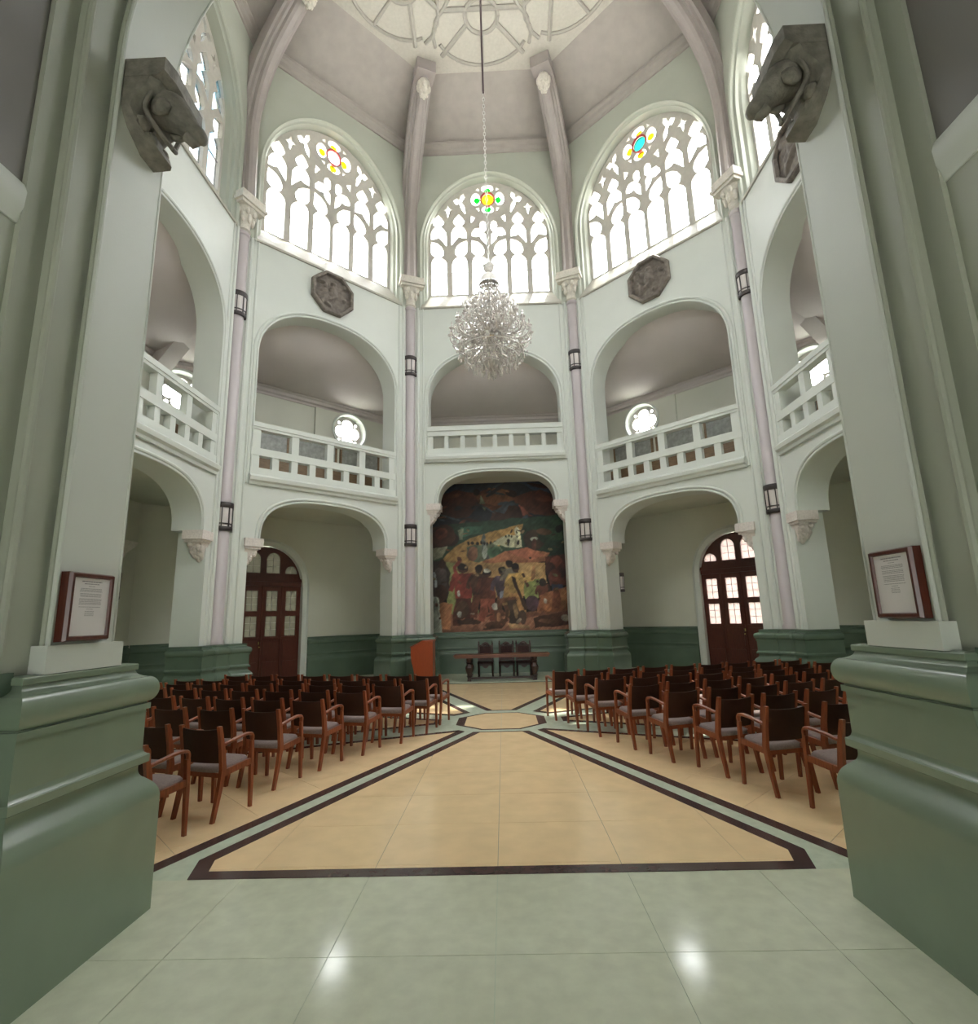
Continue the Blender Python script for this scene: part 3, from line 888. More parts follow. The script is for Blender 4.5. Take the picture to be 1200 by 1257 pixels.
OUT = AO+0.35
UC = {'northwest': -0.55, 'northeast': 0.55}
def rings_hole(cu, cz, r, n=28): return [(cu+r*cos(2*PI*i/n), cz+r*sin(2*PI*i/n)) for i in range(n)]
door_i = 0
def door_outline(hw, zs, rise, p=2.2): return [(-hw, 0.0), (hw, 0.0)] + arch_pts(hw, zs, rise, p, 24)
for side, al in FACES.items():
    m = MB(face_X(al)); half = OUT*k225
    loops = [[(-half, -0.0), (half, -0.0), (half, 9.1), (-half, 9.1)]]
    uc = UC.get(side)
    if uc is not None:
        dz = [(uc-1.17, 0.0), (uc-1.17, 2.75)] + [(uc+u, z) for u, z in arch_pts(1.17, 2.75, 1.24, 2.1, 24)][::-1][1:-1] + [(uc+1.17, 2.75), (uc+1.17, 0.0)]
        loops[0] = [(-half, 0.0)] + dz + [(half, 0.0), (half, 9.1), (-half, 9.1)]
        for du in (2.6, -2.6): loops.append(rings_hole(uc+du, 8.12, 0.60))
    m.plate(loops, AO, OUT)
    w = struct(m.build('wall_outer_'+side, M['amb'] if side != 'north' else M['amb'], smooth=25))
    # recessed middle panel: raised strips at the sides of the upper wall
    if uc is not None:
        for s in (-1, 1):
            m = MB(face_X(al)); a, b = sorted((uc+s*1.35, s*AO*k225*0.995))
            m.plate([[(a, 5.2), (b, 5.2), (b, 8.7), (a, 8.7)], rings_hole(uc+s*2.6, 8.12, 0.60)] if abs(uc+s*2.6)+0.62 < AO*k225 else [[(a, 5.2), (b, 5.2), (b, 8.7), (a, 8.7)]], AO-0.07, AO-0.001)
            m.build('raised_panel', M['amb'], w, smooth=0)
        # dado each side of the door
        for a, b in ((-AO*k225+0.05, uc-1.36), (uc+1.36, AO*k225-0.05)):
            m = MB(face_X(al))
            f = [(o*0.6, z) for o, z in PL_FAR]
            R0 = [[(u, AO-o-0.001, z) for o, z in f] for u in (a, b)]
            m.loft(R0, closed=False); m.add([(a, AO, 0)]+R0[0]+[(a, AO, 1.275)], [tuple(range(len(f)+2))]); m.add([(b, AO, 0)]+R0[1]+[(b, AO, 1.275)], [tuple(range(len(f)+2))])
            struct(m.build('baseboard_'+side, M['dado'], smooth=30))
        # door surround
        m = MB(face_X(al))
        o1 = [(uc+u, z) for u, z in ([(1.34, 0.0)]+arch_pts(1.34, 2.75, 1.42, 2.1, 24)+[(-1.34, 0.0)])]
        i1 = [(uc+u, z) for u, z in ([(1.16, 0.0)]+arch_pts(1.16, 2.75, 1.23, 2.1, 24)+[(-1.16, 0.0)])]
        m.loft([[(u, AO+0.01, z) for u, z in o1], [(u, AO-0.10, z) for u, z in o1], [(u, AO-0.13, z) for u, z in [((a[0]*0.6+b[0]*0.4), (a[1]*0.6+b[1]*0.4)) for a, b in zip(o1, i1)]], [(u, AO-0.06, z) for u, z in i1], [(u, AO+0.14, z) for u, z in i1]], closed=False)
        m.build('door_surround', M['wall'], w)
    else:
        m = MB(face_X(al)); f = [(o*0.6, z) for o, z in PL_FAR]; ap = AO if side != 'north' else 7.95
        m.loft([[(u, ap-o-0.001, z) for o, z in f] for u in (-ap*k225+0.02, ap*k225-0.02)], closed=False)
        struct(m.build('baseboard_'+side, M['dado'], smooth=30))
    # round gallery windows
    if uc is not None:
        for du in (2.6, -2.6):
            cu = uc+du
            if abs(cu)+0.3 > AO*k225: pass
            win_n += 1
            pw = face_X(al)((cu, AO, 8.12))
            g = struct(empty('window_%d' % win_n, pw, -rad(al)))
            m = MB()
            n = 32
            rr = [(0.66,-0.08),(0.66,-0.13),(0.60,-0.13),(0.57,-0.06),(0.56,0.05),(0.53,0.10)]
            m.loft([[(r*cos(2*PI*i/n), y, r*sin(2*PI*i/n)) for i in range(n)] for r, y in rr]); m.build('window_frame', M['wall'], g)
            m = MB(); hl = [rings_hole(0, 0, 0.15, 16)]
            hl = []
            q = []
            for i in range(64):
                a = 2*PI*i/64; rr_ = 0.27+0.185*abs(cos(2*a))**0.7 if abs(cos(2*a)) > 0.15 else 0.19
                q.append((rr_*cos(a), rr_*sin(a)))
            hl.append(q)
            for k in range(4):
                a = PI/4+PI/2*k
                hl.append([((0.44)*cos(a)+0.06*cos(t), 0.44*sin(a)+0.06*sin(t)) for t in [2*PI*i/8 for i in range(8)]])
            m.plate([rings_hole(0, 0, 0.57, 32)]+hl, 0.08, 0.14); m.build('tracery', M['tracery'], g, smooth=25)
            m = MB(); m.plate([rings_hole(0, 0, 0.56, 24)], 0.16, 0.166); m.build('pane', M['pane'], g, smooth=0)
            portal(face_X(al)((cu, AO+0.36, 8.12)), (-sin(rad(al)), -cos(rad(al)), 0), 1.15, 1.15)

# rear wall of the north bay below the gallery (carries the mural)
m = MB(); m.box(-3.3, 3.3, 7.95, 8.2, 0, 6.2)
struct(m.build('wall_mural', M['amb'], smooth=0))

# gallery back wall dressing: veneered wainscot and grey panels
for al, nm in ((315, 'left'), (45, 'right')):
    g = empty('gallery_bench', face_X(al)((0, AO-0.45, 5.08)), -rad(al))
    tag(g, 'long brown wooden bench in the gallery above the %s door' % nm, 'bench', 'wooden benches in the gallery')
    m = MB(); m.box(-3.3, 3.3, 0.18, 0.26, 0.05, 1.54); m.build('backrest', M['bench'], g, smooth=0)
    m = MB(); m.box(-3.3, 3.3, -0.28, 0.18, 0.42, 0.48); m.build('seat', M['bench'], g, smooth=0)
    for u in (-3.2, -1.1, 1.1, 3.2):
        m = MB(); m.box(u-0.04, u+0.04, -0.26, 0.26, 0, 0.95); m.build('end_panel', M['bench'], g, smooth=0)
    for i, u in enumerate((-2.45, -0.82, 0.82, 2.45)):
        p = empty('wall_panel_picture', face_X(al)((u, AO-0.105, 7.08)), -rad(al))
        tag(p, 'grey veined panel in wooden frame, number %s from the left, gallery over %s door' % (('one','two','three','four')[i], nm), 'panel', 'grey framed panels along the gallery wall')
        m = MB(); m.box(-0.70, 0.70, -0.015, 0.025, -0.34, 0.34); m.build('panel', M['marble'], p, smooth=0)
        m = MB()
        m.plate([[(-0.76,-0.42),(0.76,-0.42),(0.76,0.38),(-0.76,0.38)], [(-0.69,-0.33),(0.69,-0.33),(0.69,0.33),(-0.69,0.33)]], -0.03, 0.03); m.build('frame', M['bench'], p, smooth=0)

m = MB(face_X(0)); m.box(-0.86, 0.86, AO-0.09, AO, 8.40, 8.58)  # dark strip high on the rear wall of the north gallery
struct(m.build('trim_north_gallery_strip', M['vault'], smooth=0))
# pilaster with corbel and lantern in the left aisle
pl = MB(); pl.box(-9.2, -8.95, 2.0, 2.85, 0, 4.9)
struct(pl.build('trim_aisle_pilaster', M['amb'], smooth=0))
m = MB(); m.loft([[(-9.2,2.0,3.70),(-8.6,2.0,3.70),(-8.6,3.0,3.70),(-9.2,3.0,3.70)], [(-9.2,2.0,3.60),(-8.64,2.0,3.60),(-8.64,2.96,3.60),(-9.2,2.96,3.60)], [(-9.2,2.0,3.45),(-8.75,2.0,3.45),(-8.75,2.85,3.45),(-9.2,2.85,3.45)], [(-9.2,2.1,3.1),(-8.9,2.1,3.1),(-8.9,2.75,3.1),(-9.2,2.75,3.1)]][::-1], caps=True)
struct(m.build('trim_aisle_corbel', M['corbel'], smooth=0))

# ------------------------------------------------------------------ doors
def door(al, uc, glass, nm, lab):
    X = face_X(al); loc = X((uc, AO+0.10, 0.0))
    d = struct(empty('door_%d' % nm, loc, -rad(al)))
    def part(name, mm, fn, sm=25):
        m = MB(); fn(m); return m.build(name, mm, d, smooth=sm)
    W = 1.15; zs = 2.75
    cols = [-0.87, -0.29, 0.29, 0.87]
    def archlight(c, hw, z0, z1):
        return [(c-hw, z0), (c+hw, z0)] + [(c+u, z) for u, z in arch_pts(hw, z1-hw, hw, 2.0, 10)]
    tall = [archlight(c, 0.205, 3.18, 3.80) for c in (-0.29, 0.29)]
    low = [archlight(c, 0.185, 3.18, 3.42) for c in (-0.84, 0.84)]
    part('fanlight_frame', M['mahogany'], lambda m: m.plate([[(-W, 2.98), (W, 2.98)] + [p for p in arch_pts(W, zs, 1.22, 2.1, 24) if p[1] > 2.99]] + tall + low, 0.0, 0.09))
    part('transom', M['mahogany'], lambda m: (m.box(-W, W, -0.05, 0.08, 2.80, 3.0), m.box(-W, W, -0.08, 0.05, 2.93, 3.02)))
    part('fanlight_glass', glass, lambda m: m.box(-W*0.97, W*0.97, 0.04, 0.046, 3.05, 3.82) if False else [m.box(c-0.24, c+0.24, 0.042, 0.047, 3.12, t) for c, t in ((-0.29,3.82),(0.29,3.82),(-0.84,3.46),(0.84,3.46))], 0)
    for i, c in enumerate(cols):
        leaf = empty('door_leaf'); leaf.parent = d
        m = MB()
        holes = [[(c-0.165, 2.07), (c+0.165, 2.07), (c+0.165, 2.66), (c-0.165, 2.66)], [(c-0.165, 1.34), (c+0.165, 1.34), (c+0.165, 1.92), (c-0.165, 1.92)]]
        m.plate([[(c-0.287, 0.01), (c+0.287, 0.01), (c+0.287, 2.80), (c-0.287, 2.80)]]+holes, 0.0, 0.06)
        m.build('leaf_frame', M['mahogany'], leaf, smooth=0)
        m = MB(); [m.box(c-0.18, c+0.18, 0.028, 0.033, z0, z1) for z0, z1 in ((2.05,2.68),(1.32,1.94))]
        m.build('leaf_glass', glass, leaf, smooth=0)
        m = MB()
        for z0, z1 in ((2.07,2.66),(1.34,1.92)):
            m.box(c-0.006, c+0.006, 0.018, 0.03, z0, z1)
            for k in (1, 2): zz = z0+(z1-z0)*k/3; m.box(c-0.165, c+0.165, 0.018, 0.03, zz-0.006, zz+0.006)
        m.build('glazing_bar', M['leading'], leaf, smooth=0)
        m = MB(); m.box(c-0.21, c+0.21, -0.02, 0.0, 0.72, 1.22); m.box(c-0.21, c+0.21, -0.02, 0.0, 0.12, 0.62)
        m.box(c-0.27, c+0.27, -0.03, 0.0, 1.25, 1.31)
        m.build('raised_panel', M['mahogany'], leaf, smooth=0)
        if i == 1:
            m = MB(); m.ell((c+0.25, -0.05, 1.05), 0.03, 0.035, 0.03); m.cyl((c+0.25,-0.05,1.05),(c+0.25,0.0,1.05),0.012); m.build('brass_knob', M['brass'], leaf)
            m = MB(); m.box(c+0.235, c+0.265, -0.008, 0.0, 1.12, 1.20); m.build('keyplate', M['brass'], leaf, smooth=0)
    for c in (-0.58, 0.0, 0.58):
        part('leaf_bead', M['mahogany'], lambda m: m.cyl((c, -0.008, 0.02), (c, -0.008, 2.80), 0.022, None, 8))
    m = MB()
    for c, t in ((-0.29,3.80),(0.29,3.80),(-0.84,3.42),(0.84,3.42)):
        m.box(c-0.006, c+0.006, 0.03, 0.042, 3.18, t-0.02)
        m.box(c-0.19, c+0.19, 0.03, 0.042, 3.38, 3.392)
        if t > 3.5: m.box(c-0.2, c+0.2, 0.03, 0.042, 3.58, 3.592)
    m.build('fanlight_bar', M['leading'], d, smooth=0)
    return d
door(315, -0.55, M['doorglass_shaded'], 1, '')
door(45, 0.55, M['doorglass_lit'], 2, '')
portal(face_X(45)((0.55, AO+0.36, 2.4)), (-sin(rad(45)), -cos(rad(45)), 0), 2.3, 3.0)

# ------------------------------------------------------------------ south entrance arch, piers and vestibule
def order(hw, y0, y1, name, mm, par=None):
    m = MB()
    zsp = 5.48
    out = [(-2.75, 0), (-hw, 0)] + arch_pts(hw, zsp, hw, 2.0, 40)[::-1] + [(hw, 0), (2.75, 0), (2.75, 18.1 if y0 > -6.3 else 8.6), (-2.75, 18.1 if y0 > -6.3 else 8.6)]
    m.plate([out], y0, y1)
    return m.build(name, mm, par, smooth=25)
ws = struct(order(2.30, -6.22, -6.68, 'wall_south', M['wall']))
order(2.36, -6.68, -6.90, 'outer_order', M['pierpaint'], ws)
order(2.44, -6.90, -7.06, 'outer_order', M['pierpaint'], ws)
for hw, y, r_ in ((2.305, -6.69, 0.014), (2.325, -6.70, 0.014), (2.365, -6.905, 0.022), (2.305, -6.22, 0.012)):
    m = MB(); m.tube([(hw, y, 1.58)] + [(u, y, z) for u, z in arch_pts(hw, 5.48, hw, 2.0, 40)] + [(-hw, y, 1.58)], r_, 8, frame=(0, 1, 0))
    m.build('arch_roll', M['wall'] if y > -6.7 else M['pierpaint'], ws)
for s in (-1, 1):
    m = MB()
    if s > 0: path = [(2.9, -6.07), (2.34, -6.07), (2.34, -6.78), (2.9, -6.78)]; path = path[::-1]
    else: path = [(-2.9, -6.07), (-2.34, -6.07), (-2.34, -6.78), (-2.9, -6.78)]
    pts = list(path)
    m.profile(pts[::-1], [(o if s < 0 else o, z) for o, z in PLINTH])
    m.prism(path, 0, 1.481)
    m.build('pier_plinth', M['dado_lit'], ws, smooth=13)
    m = MB(); bx = sorted((s*2.27, s*2.7)); m.box(bx[0], bx[1], -6.73, -6.165, 1.478, 1.622); m.build('pier_base_block', M['wall'], ws, smooth=0)
# vestibule
VW = 2.47
for s, nm in ((-1, 'west'), (1, 'east')):
    a, b = sorted((s*VW, s*(VW+0.3)))
    m = MB(); m.box(a, b, -15, -7.06, 0, 4.02); struct(m.build('wall_vestibule_'+nm, M['pierpaint'], smooth=0))
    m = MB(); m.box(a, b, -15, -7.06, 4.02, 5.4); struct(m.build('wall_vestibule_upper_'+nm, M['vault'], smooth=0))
    m = MB(); m.loft([[(s*(VW-o), y, z) for o, z in ((-0.05,3.86),(0.01,3.86),(0.02,3.92),(0.035,3.96),(0.04,4.05),(0.02,4.10),(-0.05,4.12))] for y in (-15, -7.06)], caps=True); struct(m.build('trim_vestibule_cornice_'+nm, M['wall'], smooth=25))
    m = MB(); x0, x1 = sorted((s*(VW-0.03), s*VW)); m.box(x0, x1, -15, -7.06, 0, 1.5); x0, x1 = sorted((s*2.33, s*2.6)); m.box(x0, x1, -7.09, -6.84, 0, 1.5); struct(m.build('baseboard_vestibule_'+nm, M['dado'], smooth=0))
m = MB()
v1 = [(VW*cos(PI*i/24), 5.4+2.9*sin(PI*i/24)) for i in range(25)]; v2 = [((VW+0.3)*cos(PI*i/24), 5.4+3.2*sin(PI*i/24)) for i in range(25)]
sec = v1+v2[::-1]
m.loft([[(x, y, z) for x, z in sec] for y in (-15, -7.06)], caps=True)
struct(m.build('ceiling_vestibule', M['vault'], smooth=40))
m = MB(); m.plate([[(-3, 0), (-1.0, 0), (-1.0, 3.1), (1.0, 3.1), (1.0, 0), (3, 0), (3, 9), (-3, 9)]], -15.3, -15)  # unseen rear opening, added and sized to throw fill daylight on the piers
struct(m.build('wall_vestibule_south', M['pierpaint'], smooth=0))
portal((0, -15.35, 1.55), (0, 1, 0), 2.0, 3.1)

# ------------------------------------------------------------------ carved beast corbels of the entrance arch
def beast(s, lab):
    # local frame: x towards the middle of the opening (mirrored for s > 0), y north, z up; origin at top of the block on the reveal
    t = empty('beast_corbel', (s*2.30, -6.45, 5.42))
    tag(t, lab, 'corbel', 'carved beast corbels of the entrance arch')
    X = lambda p: (-s*p[0], p[1], p[2])
    m = MB(X)
    m.loft([[(-0.03,-0.225,0),(0.27,-0.225,0),(0.29,-0.12,0),(0.27,0.22,0),(-0.03,0.22,0)], [(-0.03,-0.225,-0.10),(0.27,-0.225,-0.10),(0.29,-0.12,-0.10),(0.27,0.22,-0.10),(-0.03,0.22,-0.10)], [(-0.03,-0.225,-0.14),(0.22,-0.225,-0.14),(0.24,-0.12,-0.14),(0.22,0.2,-0.14),(-0.03,0.2,-0.14)]], caps=True)
    m.build('abacus', M['darkstone'], t, smooth=0)
    m = MB(X)
    def sq(x1, y0, y1, z): return [(-0.03,y0,z),(x1*0.8,y0,z),(x1,y0+0.04,z),(x1,y1-0.03,z),(x1*0.8,y1,z),(-0.03,y1,z)]
    m.loft([sq(0.23,-0.222,0.2,-0.12), sq(0.20,-0.222,0.18,-0.2), sq(0.11,-0.222,0.16,-0.28), sq(0.07,-0.215,0.14,-0.35), sq(0.09,-0.19,0.14,-0.40), sq(0.12,-0.14,0.16,-0.455), sq(0.13,-0.06,0.17,-0.50), sq(0.05,0.0,0.14,-0.535)], caps=True)
    rnd = random.Random(9)
    for i in range(9):
        m.ell((0.07+0.05*rnd.random(), -0.16+0.28*rnd.random(), -0.38-0.10*rnd.random()), 0.03, 0.04, 0.035, 7, 5)
    m.build('bracket', M['darkstone'], t, smooth=40)
    m = MB(X)
    ax = [((0.06,-0.02,-0.17),0.13,0.12), ((0.14,-0.02,-0.19),0.14,0.13), ((0.21,-0.02,-0.22),0.135,0.125), ((0.27,-0.01,-0.265),0.105,0.10), ((0.32,0.0,-0.315),0.078,0.078), ((0.365,0.0,-0.365),0.068,0.062), ((0.40,0.0,-0.40),0.066,0.055), ((0.425,0.0,-0.425),0.05,0.04), ((0.435,0.0,-0.437),0.02,0.02)]
    d = Vector((0.70, 0.02, -0.71)).normalized(); sd = Vector((0, 1, 0)); nn = sd.cross(d).normalized()
    R_ = []
    for c, ry, rn in ax:
        R_.append([Vector(c)+sd*(ry*cos(2*PI*k/14))+nn*(rn*sin(2*PI*k/14)) for k in range(14)])
    m.loft(R_, caps=True)
    for sy in (-1, 1):
        m.ell((0.19, -0.02+sy*0.12, -0.13), 0.03, 0.022, 0.06, 8, 6)
        m.ell((0.28, -0.01+sy*0.075, -0.225), 0.03, 0.028, 0.025, 8, 6)
        m.ell((0.405, sy*0.035, -0.385), 0.02, 0.018, 0.02, 8, 6)
        m.ell((0.20, -0.02+sy*0.105, -0.28), 0.07, 0.04, 0.065, 8, 6)
    m.tube([(0.33,-0.03,-0.42),(0.37,0.0,-0.455),(0.40,0.0,-0.46)], [0.04,0.04,0.02], 8)
    m.build('beast_head', M['darkstone'], t, smooth=60)
    m = MB(X)
    m.tube(cr_spline([(0.20,-0.16,-0.13),(0.16,-0.18,-0.24),(0.13,-0.17,-0.34),(0.18,-0.08,-0.44),(0.20,0.02,-0.46)], 4), 0.016, 7)
    m.tube(cr_spline([(0.20,0.14,-0.13),(0.17,0.15,-0.24),(0.14,0.15,-0.34),(0.19,0.08,-0.44),(0.20,0.02,-0.46)], 4), 0.016, 7)
    m.build('collar', M['darkstone'], t)
    return t
beast(-1, 'dark carved beast head corbel at upper left of the entrance arch')
beast(1, 'dark carved beast head corbel at upper right of the entrance arch')

# ------------------------------------------------------------------ text plaques on the piers
def plaque(s, lab, seed):
    t = empty('text_plaque', (s*2.30, -6.50 if s < 0 else -6.50, 1.825), 0)
    tag(t, lab, 'plaque', 'framed text plaques on the entrance piers')
    X = lambda p: (-s*p[1], p[0], p[2])     # local u along y, out of the wall towards the opening
    hu, hz = 0.165, 0.188
    m = MB(X); m.plate([[(-hu,-hz),(hu,-hz),(hu,hz),(-hu,hz)]], 0.0, 0.045); m.build('backboard', M['mahogany'], t, smooth=0)
    m = MB(X)
    m.loft([[(a*hu, 0.045, b*hz) for a, b in ((-1,-1),(1,-1),(1,1),(-1,1))], [(a*(hu-0.008), 0.062, b*(hz-0.008)) for a, b in ((-1,-1),(1,-1),(1,1),(-1,1))], [(a*(hu-0.024), 0.062, b*(hz-0.024)) for a, b in ((-1,-1),(1,-1),(1,1),(-1,1))], [(a*(hu-0.03), 0.045, b*(hz-0.03)) for a, b in ((-1,-1),(1,-1),(1,1),(-1,1))]])
    m.build('frame', M['mahogany'], t, smooth=0)
    m = MB(X); m.plate([[(-hu+0.028,-hz+0.028),(hu-0.028,-hz+0.028),(hu-0.028,hz-0.028),(-hu+0.028,hz-0.028)]], 0.045, 0.049); m.build('text_sheet', M['paper'], t, smooth=0)
    rnd = random.Random(seed); m = MB(X)
    z = hz-0.048
    for n, w, h, dz in ((1,0.16,0.0065,0.013),(1,0.12,0.005,0.013),(1,0.05,0.003,0.014),(3,0.17,0.003,0.0075),(1,0,0,0.006),(3,0.165,0.003,0.0075),(1,0,0,0.006),(5,0.168,0.003,0.0075),(1,0,0,0.007),(1,0.17,0.003,0.012),(1,0.05,0.003,0.012),(4,0.07,0.0028,0.008)):
        for i in range(n):
            if w:
                ww = w*(0.92+0.08*rnd.random()); x = -ww/2
                while x < ww/2:
                    l = min(ww/2-x, 0.008+0.016*rnd.random())
                    m.plate([[(x, z-h/2), (x+l, z-h/2), (x+l, z+h/2), (x, z+h/2)]], 0.049, 0.0496)
                    x += l+0.003
            z -= dz
    o = m.build('printed_lines', M['ink'], t, smooth=0); o['kind'] = 'stuff'
plaque(-1, 'framed white text plaque on the left entrance pier', 1)
plaque(1, 'framed grey text plaque on the right entrance pier', 2)

# ------------------------------------------------------------------ octagonal relief plaques
def relief(al, u, z, lab, seed):
    t = empty('octagonal_relief', face_X(al)((u, AW, z)), -rad(al))
    tag(t, lab, 'relief', 'octagonal stone reliefs')
    r_ = 0.70
    oc = lambda r, y: [(r*cos(PI/8+PI/4*k), y, r*sin(PI/8+PI/4*k)) for k in range(8)]
    m = MB(); m.loft([oc(r_, 0.0), oc(r_, -0.10), oc(r_-0.03, -0.13), oc(r_-0.10, -0.13), oc(r_-0.13, -0.06)]); m.build('rim', M['relief_stone'], t, smooth=20)
    rnd = random.Random(seed)
    m = MB(); N = 44; vs = []; fs = []
    bl = []
    for i in range(15): bl.append((rnd.uniform(-0.4,0.4), rnd.uniform(-0.4,0.4), rnd.uniform(0.05,0.2), rnd.uniform(0.04,0.10), rnd.uniform(0,PI), rnd.uniform(0.05,0.14)))
    bl.append((0.0, 0.08, 0.22, 0.13, 1.2, 0.14)); bl.append((0.02, 0.30, 0.09, 0.08, 0, 0.14)); bl.append((-0.1, -0.2, 0.32, 0.07, 0.6, 0.12))
    for i in range(N+1):
        for j in range(N+1):
            x = -0.62+1.24*i/N; zz = -0.62+1.24*j/N
            # squeeze the square grid into the octagon
            lim = r_-0.09
            kx = max(abs(x), abs(zz), (abs(x)+abs(zz))*0.7071)
            sc = 1.0
            ap = lim*cos(PI/8)
            if kx > ap: sc = ap/kx
            x *= sc; zz *= sc
            h = 0
            for bx, bz, a, b, th, hh in bl:
                dx, dz = x-bx, zz-bz
                p = (dx*cos(th)+dz*sin(th))/a; q = (-dx*sin(th)+dz*cos(th))/b
                d2 = p*p+q*q
                if d2 < 1: h = max(h, hh*math.sqrt(1-d2))
            vs.append((x, -0.03-h*0.75, zz))
    for i in range(N):
        for j in range(N):
            fs.append((i*(N+1)+j, (i+1)*(N+1)+j, (i+1)*(N+1)+j+1, i*(N+1)+j+1))
    m.add(vs, fs); m.build('carved_figures', M['relief_stone'], t, smooth=50)
relief(315, -0.10, 11.08, 'dark octagonal stone relief over the left gallery arch', 11)
relief(45, 0.10, 11.14, 'dark octagonal stone relief over the right gallery arch', 12)
relief(90, -0.05, 11.10, 'octagonal stone relief half hidden behind the right entrance pier', 13)

# ------------------------------------------------------------------ mural
def mural():
    t = empty('mural_painting', (0, 7.94, 1.24))
    tag(t, 'large dark painted mural of villagers and a white church', 'painting')
    S = 0.00492
    def uv(x, y): return ((x-592)*S, (1082-y)*S*1.02)
    import numpy as np
    NX, NY = 300, 316
    X0, X1, Y0, Y1 = 112.0, 1082.0, 84.0, 1088.0
    gx, gy = np.meshgrid(np.linspace(X0, X1, NX), np.linspace(Y1, Y0, NY))
    rs_ = np.random.RandomState(4)
    def smooth_noise(k):
        f = np.zeros_like(gx)
        for _ in range(10):
            a, b, p = rs_.uniform(-k, k), rs_.uniform(-k, k), rs_.uniform(0, 6.28)
            f += np.sin(gx*a+gy*b+p)
        return f/10**0.5
    wx = gx + 4*smooth_noise(0.05) + 1.2*smooth_noise(0.2); wy = gy + 4*smooth_noise(0.05) + 1.2*smooth_noise(0.2)
    img = np.zeros((NY, NX, 3))
    prs = random.Random(77)
    def poly(pts, c, wob=0):
        P = np.array(pts, float)
        x0, y0 = P.min(0)-14; x1, y1 = P.max(0)+14
        jx = np.where((gx[0] >= x0) & (gx[0] <= x1))[0]; jy = np.where((gy[:, 0] >= y0) & (gy[:, 0] <= y1))[0]
        if len(jx) == 0 or len(jy) == 0: return
        sl = (slice(jy[0], jy[-1]+1), slice(jx[0], jx[-1]+1))
        qx, qy = wx[sl], wy[sl]; ins = np.zeros(qx.shape, bool)
        for i in range(len(P)):
            ax, ay = P[i-1]; bx, by = P[i]
            if ay == by: continue
            ins ^= ((ay > qy) != (by > qy)) & (qx < (bx-ax)*(qy-ay)/(by-ay)+ax)
        th = prs.uniform(0, 6.28)
        g = ((qx-P[:, 0].mean())*cos(th)/(P[:, 0].max()-P[:, 0].min()+1)+(qy-P[:, 1].mean())*sin(th)/(P[:, 1].max()-P[:, 1].min()+1))
        sh = np.clip(1.0+0.75*g, 0.45, 1.6)
        img[sl][ins] = (np.array(c)[None, None, :]*sh[..., None])[ins]
    def el(cx, cy, rx, ry, c, th=0, n=14):
        a = rad(th)
        poly([(cx+rx*cos(t_)*cos(a)-ry*sin(t_)*sin(a), cy+rx*cos(t_)*sin(a)+ry*sin(t_)*cos(a)) for t_ in [2*PI*i/n for i in range(n)]], c)
    H = lambda r, g, b: tuple(1.28*k_*(0.66*(x/255)**2.2+0.34*((r+g+b)/765)**2.2) for x, k_ in zip((r, g, b), (0.96, 1.0, 0.95)))
    # sky and the brown hill bands
    poly([(120,80),(1080,80),(1080,400),(120,420)], H(32,36,48))
    poly([(120,90),(700,90),(520,190),(120,230)], H(38,46,66))
    poly([(700,90),(1080,90),(1080,240),(860,170)], H(44,60,88))
    # reclining sky figures
    poly([(180,180),(330,150),(440,170),(520,170),(480,250),(400,330),(220,340),(150,300)], H(70,32,24))
    poly([(440,190),(620,160),(720,180),(700,230),(560,290),(470,250)], H(110,58,30))
    poly([(690,210),(880,160),(1000,200),(1000,340),(840,330),(760,290)], H(82,38,26))
    poly([(560,300),(700,250),(820,330),(700,370),(540,370)], H(62,32,26))
    poly([(480,190),(520,260),(500,300),(470,240)], H(96,100,70)); poly([(560,290),(700,225),(640,320)], H(64,70,84))
    poly([(730,250),(830,340),(760,330)], H(130,54,34))
    el(455,168,24,22,H(30,18,16)); el(690,183,42,24,H(44,24,20),10); el(610,185,28,20,H(120,70,40)); el(290,190,60,16,H(84,44,30),-12); el(900,220,80,24,H(96,44,32),8)
    for i in range(26):
        rnd = random.Random(i*7+1)
        el(rnd.uniform(160,1030), rnd.uniform(110,370), rnd.uniform(25,80), rnd.uniform(5,14), H(*rnd.choice(((92,44,28),(40,34,42),(60,28,22),(52,62,74),(116,66,34)))), rnd.uniform(-30,30))
    # green valley and ochre hills
    poly([(120,430),(300,370),(600,360),(1080,330),(1080,620),(120,620)], H(38,66,48))
    poly([(340,400),(490,390),(490,440),(340,470)], H(46,92,72)); poly([(325,420),(355,405),(355,480),(330,480)], H(110,118,92))
    poly([(120,400),(250,380),(330,470),(300,520),(150,540)], H(56,32,24)); el(225,450,80,70,H(64,34,24)); el(210,440,40,36,H(92,42,28))
    poly([(320,510),(520,440),(760,390),(740,470),(640,500),(560,560),(480,640),(200,640),(260,570)], H(172,124,44))
    poly([(120,540),(250,520),(220,600),(120,620)], H(120,118,92))
    poly([(380,530),(560,510),(620,560),(560,630),(430,640),(380,590)], H(84,96,72)); poly([(470,500),(500,440),(530,620),(490,620)], H(70,78,78))
    el(420,580,36,48,H(122,76,50)); el(560,570,50,34,H(58,98,70)); el(500,560,16,60,H(132,140,132))
    for i in range(11): el(400+i*24, 508+3*(i%3), 9, 12, H(30,22,24))
    # church
    poly([(560,510),(650,455),(700,468),(745,470),(745,545),(650,545),(560,520)], H(184,178,140))
    poly([(702,430),(722,408),(742,430),(742,540),(702,540)], H(196,190,150)); 
    for x, y in ((716,445),(716,478),(640,470),(660,466),(676,472)): el(x, y, 6, 10, H(40,36,34))
    el(657,512,12,24,H(34,30,30)); el(725,515,8,16,H(34,30,30))
